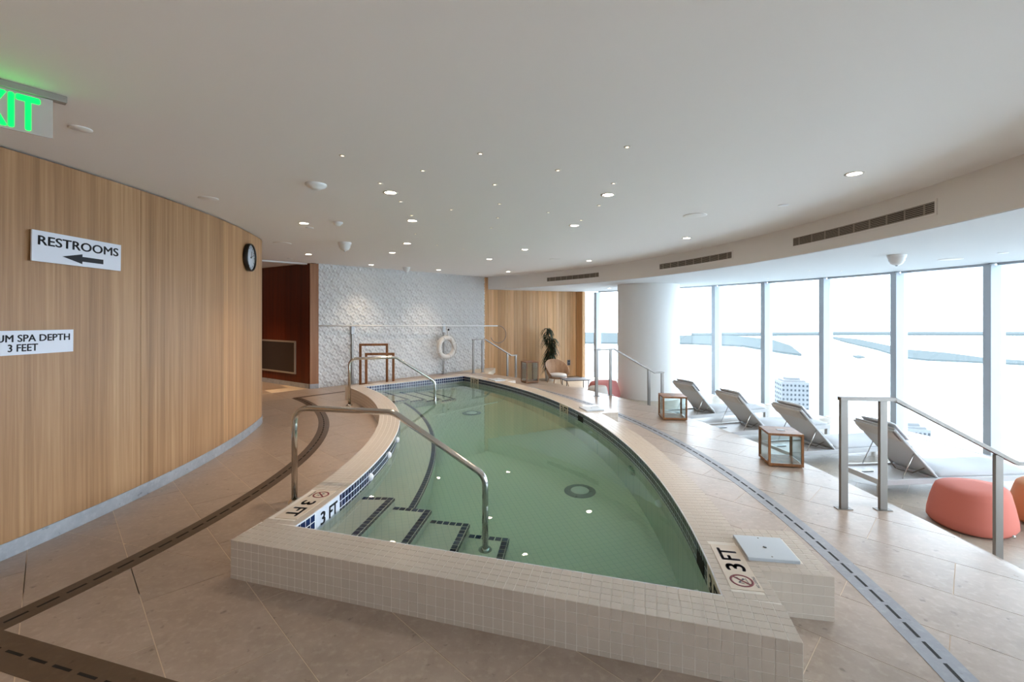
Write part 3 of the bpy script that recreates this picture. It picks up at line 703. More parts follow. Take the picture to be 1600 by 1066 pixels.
k = .12
while k < (q1-q0).length-.2:
    a, b = q0+dd*k, q0+dd*(k+.115); MB().prism([a-dn*.007, b-dn*.007, b+dn*.007, a+dn*.007], -.01, .003).obj('slot', 'dark_slot', t); k += .165
t = thing('floor_drain', 'thin dark channel drain running to the far corner of the pool curb', 'drain')
a, b = Vector((-4.2, 8.88)), Vector((-3.30, 9.86)); dd = (b-a).normalized(); dn = Vector((-dd.y, dd.x))
MB().prism([a-dn*.05, b-dn*.05, b+dn*.05, a+dn*.05], -.02, .002).obj('channel_cover', 'drain', t)
# ------------------------------------------------------------------ pool handrails
def pool_rail(label, base, end, zend, ztop, bx_):
    t = thing('pool_handrail', label, 'handrail', group='pool entry handrails')
    d = (end-base); L_ = d.length; d.normalize()
    pts = [v3(base, .0), v3(base, ztop), v3(base+d*bx_, ztop), v3(end, .35), v3(end, zend)]
    MB().tube(bend(pts, .14, 8), .0245, 16).obj('rail_tube', 'steel', t)
    MB().lathe([(.026, .03), (.034, .028), (.055, .012), (.06, 0)], v3(base, .0005), 20).obj('flange', 'steel', t)
    MB().lathe([(.026, .03), (.034, .028), (.05, .012), (.055, 0)], v3(end, zend), 20).obj('flange', 'steel', t)
pool_rail('polished steel handrail at the near pool steps', Vector((-1.873, 3.967)), Vector((-.21, 3.615)), WATER-.75, .815, .92)
pool_rail('polished steel handrail at the far pool steps', Vector((-2.88, 8.16)), Vector((-1.45, 8.68)), WATER-.57, .83, .80)
# ------------------------------------------------------------------ stair rails
def stair_rail(label, base, d):
    t = thing('stair_rail', label, 'handrail', group='steel stair rails down to the loungers'); d = d.normalized(); ztop = .93; rz = math.atan2(d.y, d.x)
    def post(s, z0, z1):
        p = base+d*s; MB().box((p.x, p.y, (z0+z1)/2), (.058, .03, z1-z0), rz).obj('post', 'brushed', t, .002)
        MB().box((p.x, p.y, z0+.003), (.12, .06, .006), rz).obj('base_plate', 'brushed', t)
    slope = .43/.80; e1 = 1.28; e2 = 1.52; zl = lambda s: ztop-.02-(s-.40)*slope
    post(0, 0, ztop-.028); post(.31, 0, ztop-.028); post(1.20, Z_LOW, zl(1.20)-.004); post(e2, Z_LOW, zl(e1+.06)-.004)
    top = [(-.03, ztop-.014), (.40, ztop-.014), (e1+.06, zl(e1+.06)+.006), (e2+.03, zl(e1+.06)+.006)]
    for (s0, z0), (s1, z1) in zip(top, top[1:]):
        a, b = v3(base+d*s0, z0), v3(base+d*s1, z1); x = (b-a).normalized(); y = Vector((-d.y, d.x, 0)); z = x.cross(y)
        R_ = Matrix((x, y, z)).transposed(); MB().box((a+b)/2, ((b-a).length+.012, .05, .03), ax=R_).obj('top_rail', 'brushed', t, .002)
stair_rail('brushed steel stair rail beside the coral pouf', Vector((2.76, 3.837)), Vector((.995, -.07)))
stair_rail('brushed steel stair rail in front of the white column', Vector((1.67, 9.11)), Vector((.95, .30)))
stair_rail('brushed steel stair rail beside the life ring wall', Vector((-1.056, 12.62)), Vector((.77, .64)))
# ------------------------------------------------------------------ column
col = MB(); col.lathe([(.755, Z_LOW), (.755, H_SOF+.01)], (3.455, 11.70, 0), 72); struct(col.obj('column', 'column'), 'round white column by the windows')
# ------------------------------------------------------------------ loungers
def lounger(label, hx, hy, rz):
    t = thing('sun_lounger', label, 'sun lounger', (0, 0, Z_LOW), 0, 'sun loungers along the windows')
    Wd, Ln, H0 = .60, 2.0, .19; t.rotation_euler = (0, 0, rz)
    d = Vector((math.cos(rz), math.sin(rz))); nrm = Vector((-d.y, d.x)); o = Vector((hx, hy))-d*.72     # near head corner
    t.location = (o.x, o.y, Z_LOW)
    fr = MB()
    for y in (.02, Wd-.02): fr.box((Ln/2, y, H0-.03), (Ln, .04, .06))
    for x in (.02, .70, Ln-.02): fr.box((x, Wd/2, H0-.03), (.04, Wd-.08, .06))
    fr.obj('frame', 'alum', t, .003)
    for x in (.03, Ln-.03):
        for y in (.03, Wd-.03): MB().box((x, y, (H0-.06)/2), (.05, .05, H0-.06)).obj('leg', 'alum', t)
    MB().box((.36, Wd/2, H0-.025), (.66, Wd-.08, .012)).obj('deck', 'alum', t)
    MB().box((.14, Wd*.62, H0-.014), (.17, .09, .008)).obj('hand_slot', 'black', t)
    MB().box((1.36, Wd/2, H0-.02), (1.26, Wd-.08, .014)).obj('sling', 'sling', t)
    th = math.radians(46); bl = .75; c, s = math.cos(th), math.sin(th); P = Vector((.72, 0, H0+.005))
    def bk(u, w, y): return P+Vector((-c*u+s*w, y, s*u+c*w))          # u up the back, w out towards the sitter
    bf = MB()
    for y in (.022, Wd-.022): bf.tube([bk(0, 0, y), bk(bl, 0, y)], .013, 8)
    bf.tube([bk(bl, 0, .022), bk(bl, 0, Wd-.022)], .013, 8); bf.obj('back_frame', 'alum', t)
    sl = MB(); n = 8
    A = [bk(bl*i/n, -.012*math.sin(PI*i/n), .03) for i in range(n+1)]; B = [bk(bl*i/n, -.012*math.sin(PI*i/n), Wd-.03) for i in range(n+1)]
    sl.add(A+B+[a+Vector((.004, 0, .004)) for a in A]+[b+Vector((.004, 0, .004)) for b in B],
           [(i, i+1, n+2+i, n+1+i) for i in range(n)]+[(2*(n+1)+i, 3*(n+1)+i, 3*(n+1)+i+1, 2*(n+1)+i+1) for i in range(n)], True); sl.obj('back_sling', 'sling', t)
    for y in (.03, Wd-.03): MB().tube([bk(bl*.52, -.01, y), Vector((.30, y, H0))], .006, 6).obj('back_strut', 'steel', t)
    MB().tube([bk(.16, -.02, .05), bk(.1, -.10, Wd*.3), bk(.06, -.10, Wd*.7), bk(.16, -.02, Wd-.05)], .006, 6).obj('back_strut', 'brushed', t)
    def pad(poly_fn, nu, nv, name, mat):                       # cushion as a rounded slab
        b = MB(); vs = []; fcs = []
        for k in (0, 1):
            for i in range(nu+1):
                for j in range(nv+1): vs.append(poly_fn(i/nu, j/nv, k))
        q = (nu+1)*(nv+1)
        for i in range(nu):
            for j in range(nv):
                a = i*(nv+1)+j; fcs += [(a, a+nv+1, a+nv+2, a+1), (q+a, q+a+1, q+a+nv+2, q+a+nv+1)]
        for i in range(nu):
            for j in (0, nv): a = i*(nv+1)+j; fcs.append((a, a+nv+1, q+a+nv+1, q+a))
        for j in range(nv):
            for i in (0, nu): a = i*(nv+1)+j; fcs.append((a, a+1, q+a+1, q+a))
        b.add(vs, fcs, True); o_ = b.obj(name, mat, t); return o_
    def soft(a): return 1-abs(2*a-1)**6
    pad(lambda i, j, k: Vector((.74+1.24*i, .03+(Wd-.06)*j, H0+.0+(k*.075*(.35+.65*min(1, soft(i)*1.2)*soft(j))+(.006*math.sin(9*i) if k else 0)))), 24, 8, 'seat_cushion', 'cushion')
    pad(lambda i, j, k: bk(.04+(bl-.02)*i, .012+k*.06*(.35+.65*soft(i)*soft(j)), .035+(Wd-.07)*j), 14, 8, 'back_cushion', 'cushion')
    pad(lambda i, j, k: bk(bl-.24+.25*i, .07+k*.06*(.2+.8*soft(i)*soft(j)), .07+(Wd-.14)*j), 8, 8, 'head_pillow', 'cushion')
    pad(lambda i, j, k: bk(bl-.16+.17*i, -.012-k*.02*(.3+.7*soft(i)), .045+(Wd-.09)*j), 8, 6, 'pillow_flap', 'offwhite')
    return t
for hx, hy, rz, lb_ in ((4.88, 5.27, 5, 'white sun lounger nearest the camera, behind the stair rail posts'), (4.48, 6.38, 10, 'white sun lounger directly behind the near glass-sided lantern'),
                        (4.15, 7.5, 14, 'white sun lounger between two others, third along the windows'), (3.86, 8.72, 19, 'white sun lounger farthest away, next to the white column')):
    lounger(lb_, hx, hy, math.radians(rz))
# ------------------------------------------------------------------ lanterns
def lantern(label, x, y, rz, w, d, h):
    t = thing('wooden_lantern', label, 'lantern', (x, y, 0), rz, 'wooden lanterns on the stone floor'); pw_ = .022
    MB().box((0, 0, .025), (w, d, .03)).obj('base', 'teak', t, .002); MB().box((0, 0, h-.012), (w, d, .024)).obj('top', 'teak', t, .002)
    for sx in (-1, 1):
        for sy in (-1, 1):
            MB().box((sx*(w/2-pw_/2), sy*(d/2-pw_/2), h/2+.008), (pw_, pw_, h-.066)).obj('corner_post', 'teak', t)
            MB().box((sx*(w/2-.03), sy*(d/2-.03), .005), (.03, .03, .01)).obj('foot', 'teak', t)
    for s in (-1, 1):
        MB().box((0, s*(d/2-.011), h/2+.008), (w-2*pw_, .004, h-.068)).obj('glass_pane', 'lantern_glass', t)
        MB().box((s*(w/2-.011), 0, h/2+.008), (.004, d-2*pw_, h-.068)).obj('glass_pane', 'lantern_glass', t)
    MB().box((0, 0, h+.001), (.07, .07, .004)).obj('top_vent', 'brushed', t)
lantern('low wooden glass-sided lantern near the floor edge, closest to the camera', 2.93, 5.03, math.radians(-12), .34, .34, .355)
lantern('low wooden glass-sided lantern standing between column and loungers', 2.50, 7.18, math.radians(-6), .36, .34, .36)
lantern('tall wooden glass-sided lantern beside the woven tub chair', .42, 10.95, math.radians(24), .32, .32, .50)
# ------------------------------------------------------------------ poufs
def pouf(label, x, y, w, d, h, mat, rz, foot=True):
    t = thing('pouf', label, 'pouf', (x, y, Z_LOW), rz, None); b = MB(); seg = 40
    prof = [(.80, .012), (.94, .045), (1.0, .12), (.99, .28), (.92, .58), (.84, .84), (.80, .93), (.72, .98), (.42, 1.0), (0, 1.0)]
    vs = []; n = len(prof)
    for r, z in prof:
        for k in range(seg):
            a = k*2*PI/seg; e = 1+.05*math.cos(3*a+.5)
            vs.append((r*w/2*e*math.cos(a), r*d/2*e*math.sin(a), z*h+(.05*h*r*math.cos(a)*z if z > .7 else 0)))
    b.add(vs, [(i*seg+k, i*seg+(k+1) % seg, (i+1)*seg+(k+1) % seg, (i+1)*seg+k) for i in range(n-1) for k in range(seg)], True); b.obj('body', mat, t)
    MB().lathe([(0, .018), (w*.36, .018), (w*.36, 0), (0, 0)], (0, 0, 0), 24).obj('plinth', 'black', t)
    if foot: MB().lathe([(0, .012), (.012, .012), (.016, 0)], (0, 0, 0), 12).xf(Matrix.Translation((.06, -d*.475, .035))@Matrix.Rotation(math.radians(90), 4, 'X')).obj('stud', 'steel', t)
pouf('coral pouf on the lower floor behind the near stair rail post', 4.49, 4.50, .69, .63, .40, 'coral', .1)
pouf('peach orange pouf at the right edge of the picture', 5.36, 4.55, .70, .63, .40, 'orange', .6)
pouf('pink pouf far away by the white column', 2.24, 11.35, .84, .70, .42, 'pink', .3, False)
pouf('off-white pouf in front of the pink one', 1.98, 10.72, .52, .46, .40, 'offwhite', .0, False)
# ------------------------------------------------------------------ far corner: chair, table, plant, socket
t = thing('tub_chair', 'woven brown tub chair with a pale seat cushion in the far corner', 'chair', (1.32, 13.35, Z_LOW), math.radians(20)); b = MB(); n = 20; vs = []
for i in range(n+1):
    a = math.radians(-205+230*i/n+0); hh = .36+.38*max(0, math.sin(PI*i/n))**.8
    ca, sa = math.cos(a+PI*.5+1.57), math.sin(a+PI*.5+1.57)
    ca, sa = math.cos(math.radians(-25+230*i/n)), math.sin(math.radians(-25+230*i/n))
    for r, z in ((.26, .24), (.31, .34), (.34+.03*math.sin(PI*i/n), hh), (.325+.03*math.sin(PI*i/n), hh), (.29, .34), (.24, .26)): vs.append((r*ca, r*sa, z))
b.add(vs, [(i*6+k, i*6+(k+1) % 6, (i+1)*6+(k+1) % 6, (i+1)*6+k) for i in range(n) for k in range(6)], True); b.obj('shell', 'rattan', t)
MB().lathe([(0, .22), (.26, .22), (.27, .25), (.24, .27), (0, .27)], (0, 0, 0), 24).obj('seat_base', 'rattan', t)
MB().lathe([(0, .27), (.24, .27), (.265, .30), (.25, .34), (.18, .355), (0, .36)], (0, -.01, 0), 24).obj('seat_cushion', 'cushion', t)
for sx in (-1, 1):
    for sy in (-1, 1): MB().tube([(sx*.18, sy*.18, .23), (sx*.24, sy*.24, 0)], [.018, .011], 8).obj('leg', 'rattan', t)
t = thing('low_table', 'low slate-grey coffee table between tub chair and pink pouf', 'table', (1.75, 12.75, Z_LOW), .2)
MB().box((0, 0, .27), (.72, .5, .022)).obj('top', 'slate', t, .004)
for sx in (-1, 1):
    for sy in (-1, 1): MB().tube([(sx*.31, sy*.2, .26), (sx*.31, sy*.2, 0)], .011, 8).obj('leg', 'black', t)
t = thing('potted_plant', 'tall leafy dracaena in a white pot against the plank wall', 'plant', (1.18, 14.30, Z_LOW))
MB().lathe([(.0, .0), (.14, .0), (.19, .58), (.18, .585), (.165, .56)], (0, 0, 0), 28).obj('pot', 'pot', t)
MB().lathe([(0, .545), (.168, .545)], (0, 0, 0), 28).obj('soil', 'soil', t)
canes = [(-.05, .02, 1.62), (.04, -.03, 1.30), (.02, .05, 1.05), (-.03, -.05, .86)]
for cx, cy, ch in canes: MB().tube([(cx, cy, .54), (cx*1.4, cy*1.3, (ch+.54)/2), (cx*1.8, cy*1.6, ch)], [.022, .019, .013], 8).obj('cane', 'trunk', t)
for nm, mt, sd in (('foliage', 'leaf', 1), ('foliage', 'leaf2', 2)):
    rn = random.Random(sd); b = MB()
    for cx, cy, ch in canes:
        for k in range(44):
            z0 = ch-rn.random()**1.2*.48; a = rn.random()*2*PI; ln = rn.uniform(.22, .36); up = rn.uniform(.05, .9); wv = rn.uniform(.016, .026)
            o_ = Vector((cx*1.6, cy*1.5, z0)); dr = Vector((math.cos(a), math.sin(a), 0)); sd_ = Vector((-dr.y, dr.x, 0)); pts_ = []
            for i in range(6):
                s = i/5; w_ = wv*math.sin(PI*min(.97, .12+s*.86)); p = o_+dr*(ln*s*(.9-.15*s))+Vector((0, 0, ln*(up*s-(1.0+.5*up)*s*s*.85)))
                pts_ += [p-sd_*w_, p+Vector((0, 0, -.006)), p+sd_*w_]
            b.add(pts_, [(3*i+q_, 3*i+q_+1, 3*i+q_+4, 3*i+q_+3) for i in range(5) for q_ in (0, 1)], True)
    o_ = b.obj(nm, mt, t); o_['kind'] = 'stuff'
p = P0+PD*(PL*.885)+PN*.008
sk = thing('wall_socket', 'small dark socket plate low on the plank wall', 'socket', (p.x, p.y, 0), math.atan2(PD.y, PD.x))
MB().box((0, 0, .02), (.12, .014, .18)).obj('plate', 'slate', sk, .003)
for dz in (-.045, .045): MB().box((0, -.008, .02+dz), (.05, .006, .05)).obj('outlet', 'black', sk)
# ------------------------------------------------------------------ things on and before the white wall
def wall_pt(px, off=.0):                                   # point of the white wall on a sight line
    k = (px-800)/720; s = (k*W0.y-W0.x)/(WD.x-k*WD.y); return W0+WD*s+WN*off
def z_at(py, Y): return EYE-(py-491)*Y/720
def plank_pt(px, off):
    k = (px-800)/720; t_ = (k*P0.y-P0.x)/(PD.x-k*PD.y); return P0+PD*t_+PN*off
A_, B_ = wall_pt(496, .07), plank_pt(775, .10); za, zb = z_at(509.3, A_.y), z_at(509.3, B_.y)
hk = thing('life_hook', 'long white rescue pole with a looped hook mounted across the relief wall', 'rescue hook')
MB().tube([v3(A_, za), v3(B_, zb)], .017, 10).obj('pole', 'white', hk)
dirw = (v3(B_, zb)-v3(A_, za)).normalized(); lp = []
for k in range(19):
    a = math.radians(90-250*k/18); lp.append(v3(B_, zb)+v3(PD, 0)*(.26*math.cos(a)+.03)+Vector((0, 0, .26*math.sin(a)-.26)))
MB().tube([v3(B_, zb)]+lp, .009, 8).obj('crook', 'brushed', hk)
for px, lb_, top in ((552, 'steel stanchion with hook bracket on the left of the relief wall', 505), (694.5, 'steel stanchion with hook bracket behind the life ring', 505)):
    kk = (px-800)/720; AB = B_-A_; q = A_+AB*((kk*A_.y-A_.x)/(AB.x-kk*AB.y))-WN*.035; t = thing('hook_stanchion', lb_, 'stanchion', (q.x, q.y, 0)); zt_ = z_at(top, q.y); rz_ = math.atan2(WD.y, WD.x)
    MB().box((0, 0, zt_/2-.05), (.045, .03, zt_-.1), rz_).obj('post', 'brushed', t)
    MB().box((0, 0, zt_-.14), (.075, .05, .22), rz_).obj('bracket', 'lid', t, .006)
    MB().box((0, 0, .004), (.11, .09, .008), rz_).obj('base_plate', 'brushed', t)
q = q+WN*.12; zc = z_at(543, q.y); lr = thing('life_ring', 'white life ring hanging on the relief wall', 'life ring')
R_ = frame(v3(q, zc), v3(WD, 0), (0, 0, 1)); rr = .255
b = MB(); b.tube([(rr*math.cos(k*2*PI/40), rr*math.sin(k*2*PI/40), 0) for k in range(40)], .062, 14, close=True); b.xf(R_).obj('ring_body', 'ring', lr)
b = MB()
for k in range(4):
    a0 = k*PI/2+.4; b.tube([((rr+.075+.02*math.sin(PI*i/8))*math.cos(a0+i/8*PI/2), (rr+.075+.02*math.sin(PI*i/8))*math.sin(a0+i/8*PI/2), .01) for i in range(9)], .008, 6)
b.xf(R_).obj('grab_line', 'rope', lr)
for k in range(4):
    a = k*PI/2+.4; b = MB(); b.tube([((rr+.066*math.cos(j*2*PI/14))*math.cos(a), (rr+.066*math.cos(j*2*PI/14))*math.sin(a), .066*math.sin(j*2*PI/14)) for j in range(14)], .012, 6, close=True); b.xf(R_).obj('band', 'white', lr)
b = MB(); b.tube([(.02, rr+.05, .02), (.03, rr+.2, .0), (.0, rr+.32, -.02)], .010, 6); b.tube([(.1, rr+.0, .06), (.22, -.05, .06), (.30, -.16, .05)], .012, 6); b.xf(R_).obj('rope', 'rope', lr)
b = MB(); b.lathe([(0, .03), (.025, .02), (.03, 0)], (0, 0, 0), 14); b.xf(R_@Matrix.Translation((.07, rr+.22, 0))).obj('knob', 'black', lr)
def rack(label, pxl, pxr, ptop, Y, fx):
    t = thing('towel_rack', label, 'rack', ((( (pxl+pxr)/2-800)*Y/720), Y, 0), math.radians(6), 'wooden frame racks'); w = (pxr-pxl)*Y/720; h = z_at(ptop, Y); s = .05
    for x in (-w/2+s/2, w/2-s/2): MB().box((x, 0, (h-s)/2), (s, .05, h-s)).obj('post', 'rack', t, .003)
    MB().box((0, 0, h-s/2), (w, .05, s)).obj('top_bar', 'rack', t, .003); MB().box((0, 0, .05), (w-2*s, .04, .04)).obj('lower_bar', 'rack', t)
rack('taller wooden frame rack before the relief wall', 562, 606, 537, 10.35, 0); rack('shorter wooden frame rack in front of the taller one', 571, 616, 551.5, 10.0, 0)
# return-air grille in the corridor
g = thing('return_grille', 'dark mesh return grille in a pale frame on the red-brown corridor wall', 'grille')
gc = K0+KD*1.30+KN*.012; rz_ = math.atan2(KD.y, KD.x); z0_, z1_ = .30, 1.0
MB().box((gc.x, gc.y, (z0_+z1_)/2), (1.56, .012, z1_-z0_), rz_).obj('mesh_panel', 'grille', g)
for dz in (z0_, z1_): MB().box((gc.x+KN.x*.008, gc.y+KN.y*.008, dz), (1.60, .03, .035), rz_).obj('frame_bar', 'vent', g)
for s in (-1, 1): c = gc+KD*(s*.79)+KN*.008; MB().box((c.x, c.y, (z0_+z1_)/2), (.035, .03, z1_-z0_+.03), rz_).obj('frame_bar', 'vent', g)
# linear diffuser in the corridor ceiling
a, b = Vector((-4.48, 10.12)), Vector((-5.3, 9.3)); 
t = thing('linear_diffuser', 'white linear diffuser in the ceiling before the corridor', 'diffuser', (0, 0, 0)); dd = (b-a).normalized(); dn = Vector((-dd.y, dd.x)); b = a+dd*1.0
MB().prism([a-dn*.07, b-dn*.07, b+dn*.07, a+dn*.07], H_CEIL-.03, H_CEIL+.005).obj('blade', 'white', t)
# ------------------------------------------------------------------ wall signs, clock
def sign(name, label, pl, pr, tl, bl, tr_, br_, lines, arrow=False):
    A, B = wall_hit(pl), wall_hit(pr); nn = ((A+B)/2-CW).normalized(); A = A+nn*.03; B = B+nn*.03
    zl0, zl1, zr0, zr1 = z_at(bl, A.y), z_at(tl, A.y), z_at(br_, B.y), z_at(tr_, B.y)
    t = thing(name, label, 'sign'); o_ = v3(A, zl0); u = v3(B, zr0)-o_; L_ = u.length; h = ((zl1-zl0)+(zr1-zr0))/2; R_ = frame(o_, u, (0, 0, 1))
    MB().box((L_/2, h/2, -.006), (L_, h, .01)).xf(R_).obj('board', 'sign', t)
    for body, x, y, w, hh in lines: put(text_mesh(body, w*L_, hh*h, 'ink', .0012, .022), 'lettering', R_, x*L_, y*h, -.0008, t)
    if arrow:
        b = MB(); b.add([(.30*L_, .26*h, 0), (.52*L_, .08*h, 0), (.52*L_, .17*h, 0), (.77*L_, .17*h, 0), (.77*L_, .34*h, 0), (.52*L_, .34*h, 0), (.52*L_, .43*h, 0)], [(0, 1, 2, 5, 6), (2, 3, 4, 5)])
        b.v = [(x, y, z+.0008) for x, y, z in b.v]; b.xf(R_).obj('arrow', 'ink', t)
    return t
sign('restroom_sign', 'white sign reading RESTROOMS with a left arrow on the wooden wall', 43.2, 183.5, 357.9, 407, 383.3, 423.7, [('RESTROOMS', .055, .54, .91, .31)], True)
sign('depth_sign', 'white depth sign cut by the left edge of the picture', -88, 109, 519, 562, 515, 549.2, [('MAXIMUM SPA DEPTH', .03, .53, .935, .30), ('3 FEET', .42, .13, .25, .31)])
ck = wall_hit(386.5); nn = (ck-CW).normalized(); ct = thing('wall_clock', 'round black-rimmed clock on the wooden wall', 'clock')
zc = z_at(402.5, ck.y); uu = Vector((-nn.y, nn.x)); R_ = frame(v3(ck, zc), v3(-uu, 0)*-1, (0, 0, 1)); 
if (R_@Vector((0, 0, 1))-R_@Vector((0, 0, 0))).to_2d().dot(nn) < 0: R_ = frame(v3(ck, zc), v3(-uu, 0), (0, 0, 1))
rc = .185
MB().lathe([(rc-.02, 0), (rc, .01), (rc, .055), (rc-.008, .062), (rc-.022, .055), (rc-.022, .04)], (0, 0, 0), 40).xf(R_).obj('rim', 'black', ct)
MB().lathe([(0, .042), (rc-.02, .042), (rc-.02, .0)], (0, 0, 0), 40).xf(R_).obj('dial', 'face', ct)
for k in range(12): a = k*PI/6; MB().box((.135*math.cos(a), .135*math.sin(a), .0435), (.026, .007, .002), a).xf(R_).obj('hour_mark', 'ink', ct)
for L_, a, w in ((.085, math.radians(75), .009), (.12, math.radians(20), .006)): MB().box((L_/2*math.cos(a), L_/2*math.sin(a), .046), (L_, w, .002), a).xf(R_).obj('hand', 'ink', ct)
MB().lathe([(0, .05), (.012, .048), (.012, .042)], (0, 0, 0), 12).xf(R_).obj('hub', 'ink', ct)
# ------------------------------------------------------------------ exit sign
ex = thing('exit_sign', 'green edge-lit EXIT sign hanging from the ceiling', 'sign'); e0 = Vector((-2.286, 2.364)); ed = Vector((.6, .8))
c = e0-ed*.20; MB().box((c.x, c.y, H_CEIL-.017), (.40, .045, .034), math.atan2(.8, .6)).obj('housing', 'alu_grey', ex, .003)
R_ = frame(v3(e0-ed*.385, H_CEIL-.225), v3(ed, 0), (0, 0, 1)); pw_, ph_ = .335, .195
MB().box((pw_/2, ph_/2, 0), (pw_, ph_, .007)).xf(R_).obj('panel', 'acrylic', ex)
put(text_mesh('EXIT', .27, .168, 'green', .002, .03), 'lettering', R_, .020, .012, .0036, ex)
# ------------------------------------------------------------------ fascia vents
def fas_ang(px):
    r = R_FAS
    for _ in range(6): a = ang(CF, ray_circle(px, CF, r)); r = fr(a)-.012
    return a
for (x0, x1, lb_) in ((1462, 1240, 'largest white slotted air vent in the curved fascia'), (1144, 1031, 'middle white slotted air vent in the curved fascia'), (936, 855, 'smallest, farthest white slotted air vent in the curved fascia')):
    a0, a1 = fas_ang(x0), fas_ang(x1); t = thing('air_vent', lb_, 'vent', group='fascia vents'); z0_, z1_ = H_SOF+.125, H_SOF+.225; rI = R_FAS
    MB().strip(farc(-.012-.004, a0, a1, 24), farc(-.012+.001, a0, a1, 24), z0_, z1_).obj('backing', 'vent_dark', t)
    m_ = .02
    for zz in (z0_-m_, z1_): MB().strip(farc(-.012-.010, a0-m_/rI, a1+m_/rI, 24), farc(-.012+.001, a0-m_/rI, a1+m_/rI, 24), zz, zz+m_).obj('frame_bar', 'ceiling', t)
    for aa in (a0-m_/2/rI, a1+m_/2/rI): MB().strip(farc(-.012-.010, aa-m_/2/rI, aa+m_/2/rI, 1), farc(-.012+.001, aa-m_/2/rI, aa+m_/2/rI, 1), z0_, z1_).obj('frame_bar', 'ceiling', t)
    for j in range(6): zz = z0_+(j+.5)*(z1_-z0_)/6; MB().strip(farc(-.012-.010, a0, a1, 24), farc(-.012-.003, a0, a1, 24), zz-.0035, zz+.0035).obj('slat', 'vent', t)
    for j in range(9): aa = a0+(a1-a0)*(j+.5)/9; MB().strip(farc(-.012-.012, aa-.0005, aa+.0005, 1), farc(-.012, aa-.0005, aa+.0005, 1), z0_, z1_).obj('divider', 'vent', t)
# ------------------------------------------------------------------ ceiling fittings
def ceil_pt(px, py, z): k = (z-EYE)/(491-py); return Vector(((px-800)*k, 720*k))
down = [(610, 301), (950, 304.5), (1335, 271.5), (644, 345), (897.5, 352.5), (475, 349), (636, 380.6), (613, 395), (482, 397.5), (580, 414), (685, 422), (794, 424.5), (764.5, 405), (820, 390), (920.5, 407.6), (1073, 372)]
ring_me = MB().lathe([(.052, .002), (.066, 0), (.066, -.004), (.05, -.003)], (0, 0, 0), 28).mesh('trim_ring', 'lamp_rim')
lens_me = MB().lathe([(0, -.001), (.050, -.001)], (0, 0, 0), 28).mesh('lens', 'lamp')
DN = ['first', 'second', 'third', 'fourth', 'fifth', 'sixth', 'seventh', 'eighth', 'ninth', 'tenth', 'eleventh', 'twelfth', 'thirteenth', 'fourteenth', 'fifteenth', 'sixteenth']
LB = ['lit round ceiling downlight above the near left pool edge', 'lit round ceiling downlight above the middle of the pool', 'lit round ceiling downlight near the large fascia vent', 'lit round ceiling downlight left of centre behind the nearest one', 'lit round ceiling downlight right of centre above the pool', 'lit round ceiling downlight beside the small round detector', 'lit round ceiling downlight above the left pool curb', 'lit round ceiling downlight between curb and far handrail', 'lit round ceiling downlight nearest the corridor', 'lit round ceiling downlight before the left half of the relief wall', 'lit round ceiling downlight before the middle of the relief wall', 'lit round ceiling downlight before the plank wall corner', 'lit round ceiling downlight above the far end of the pool', 'lit round ceiling downlight above the right pool curb', 'lit round ceiling downlight by the smallest fascia vent', 'lit round ceiling downlight by the middle fascia vent']
def downlight(i, q, z, lb_, power, colour=LAMP_C):
    t = thing('ceiling_downlight', lb_, 'downlight', (q.x, q.y, z), 0, 'lit ceiling downlights'); link('trim_ring', ring_me, t); link('lens', lens_me, t)
    if power:
        ld = bpy.data.lights.new('downlight_beam', 'SPOT'); ld.energy = power; ld.color = colour; ld.spot_size = math.radians(95); ld.spot_blend = 1; ld.shadow_soft_size = .05
        lo_ = bpy.data.objects.new('downlight_beam', ld); COL.objects.link(lo_); lo_.parent = t; lo_.location = (0, 0, -.02)
for i, (px, py) in enumerate(down): downlight(i, ceil_pt(px, py, H_CEIL), H_CEIL, LB[i], LAMP_W)
# unseen fill lamps added behind the camera to brighten the curb face; corridor downlight
for x, y, k_, lb_ in ((-2.4, .4, 1.9, 'unseen fill lamp added behind the camera near the wooden wall'), (-.8, -.4, 1.9, 'unseen fill lamp added just behind the camera'), (.9, -.8, 1.9, 'unseen fill lamp added behind the camera towards the windows'), (-2.0, -1.9, 1.9, 'unseen fill lamp added in the rear left of the room'), (.2, -2.3, 1.9, 'unseen fill lamp added in the rear middle of the room'), (2.4, -1.6, 1.0, 'unseen fill lamp added in the rear right of the room'), (-6.1, 9.7, 3, 'lit downlight inside the corridor')):
    downlight(0, Vector((x, y)), H_CEIL, lb_, LAMP_W*k_, (1, .62, .30) if k_ == 3 else LAMP_C)
for px, py, lb_ in ((845, 455, 'lit downlight in the soffit before the plank wall'), (952, 450.5, 'lit downlight in the soffit between plank wall and column')): downlight(0, ceil_pt(px, py, H_SOF), H_SOF, lb_, LAMP_W*4.5)
pin_me = MB().lathe([(0, -.003), (.012, -.003), (.022, -.002), (.024, 0)], (0, 0, 0), 16).mesh('pin_rim', 'lamp_rim'); pinl = MB().lathe([(0, -.0036), (.011, -.0036)], (0, 0, 0), 12).mesh('pin_lens', plain('pin_glow', (1, .85, .62), .5, 0, .9))
pins = [(535, 243), (750.6, 240), (980, 229.5), (660.6, 266.6), (871.7, 266), (594, 286), (773, 288.4), (958.7, 286.5), (626, 315), (705, 327.7), (780.6, 318.7), (856.7, 331.9), (936, 321), (643, 336.7), (778, 340.5), (908, 344), (767.5, 356), (649, 365.6), (683, 383), (724, 389)]
for px, py in pins:
    q = ceil_pt(px, py, H_CEIL); t = thing('pin_light', 'tiny star light scattered over the pool ceiling', 'pin light', (q.x, q.y, H_CEIL), 0, 'tiny star lights in the ceiling'); link('rim', pin_me, t); link('lens', pinl, t)
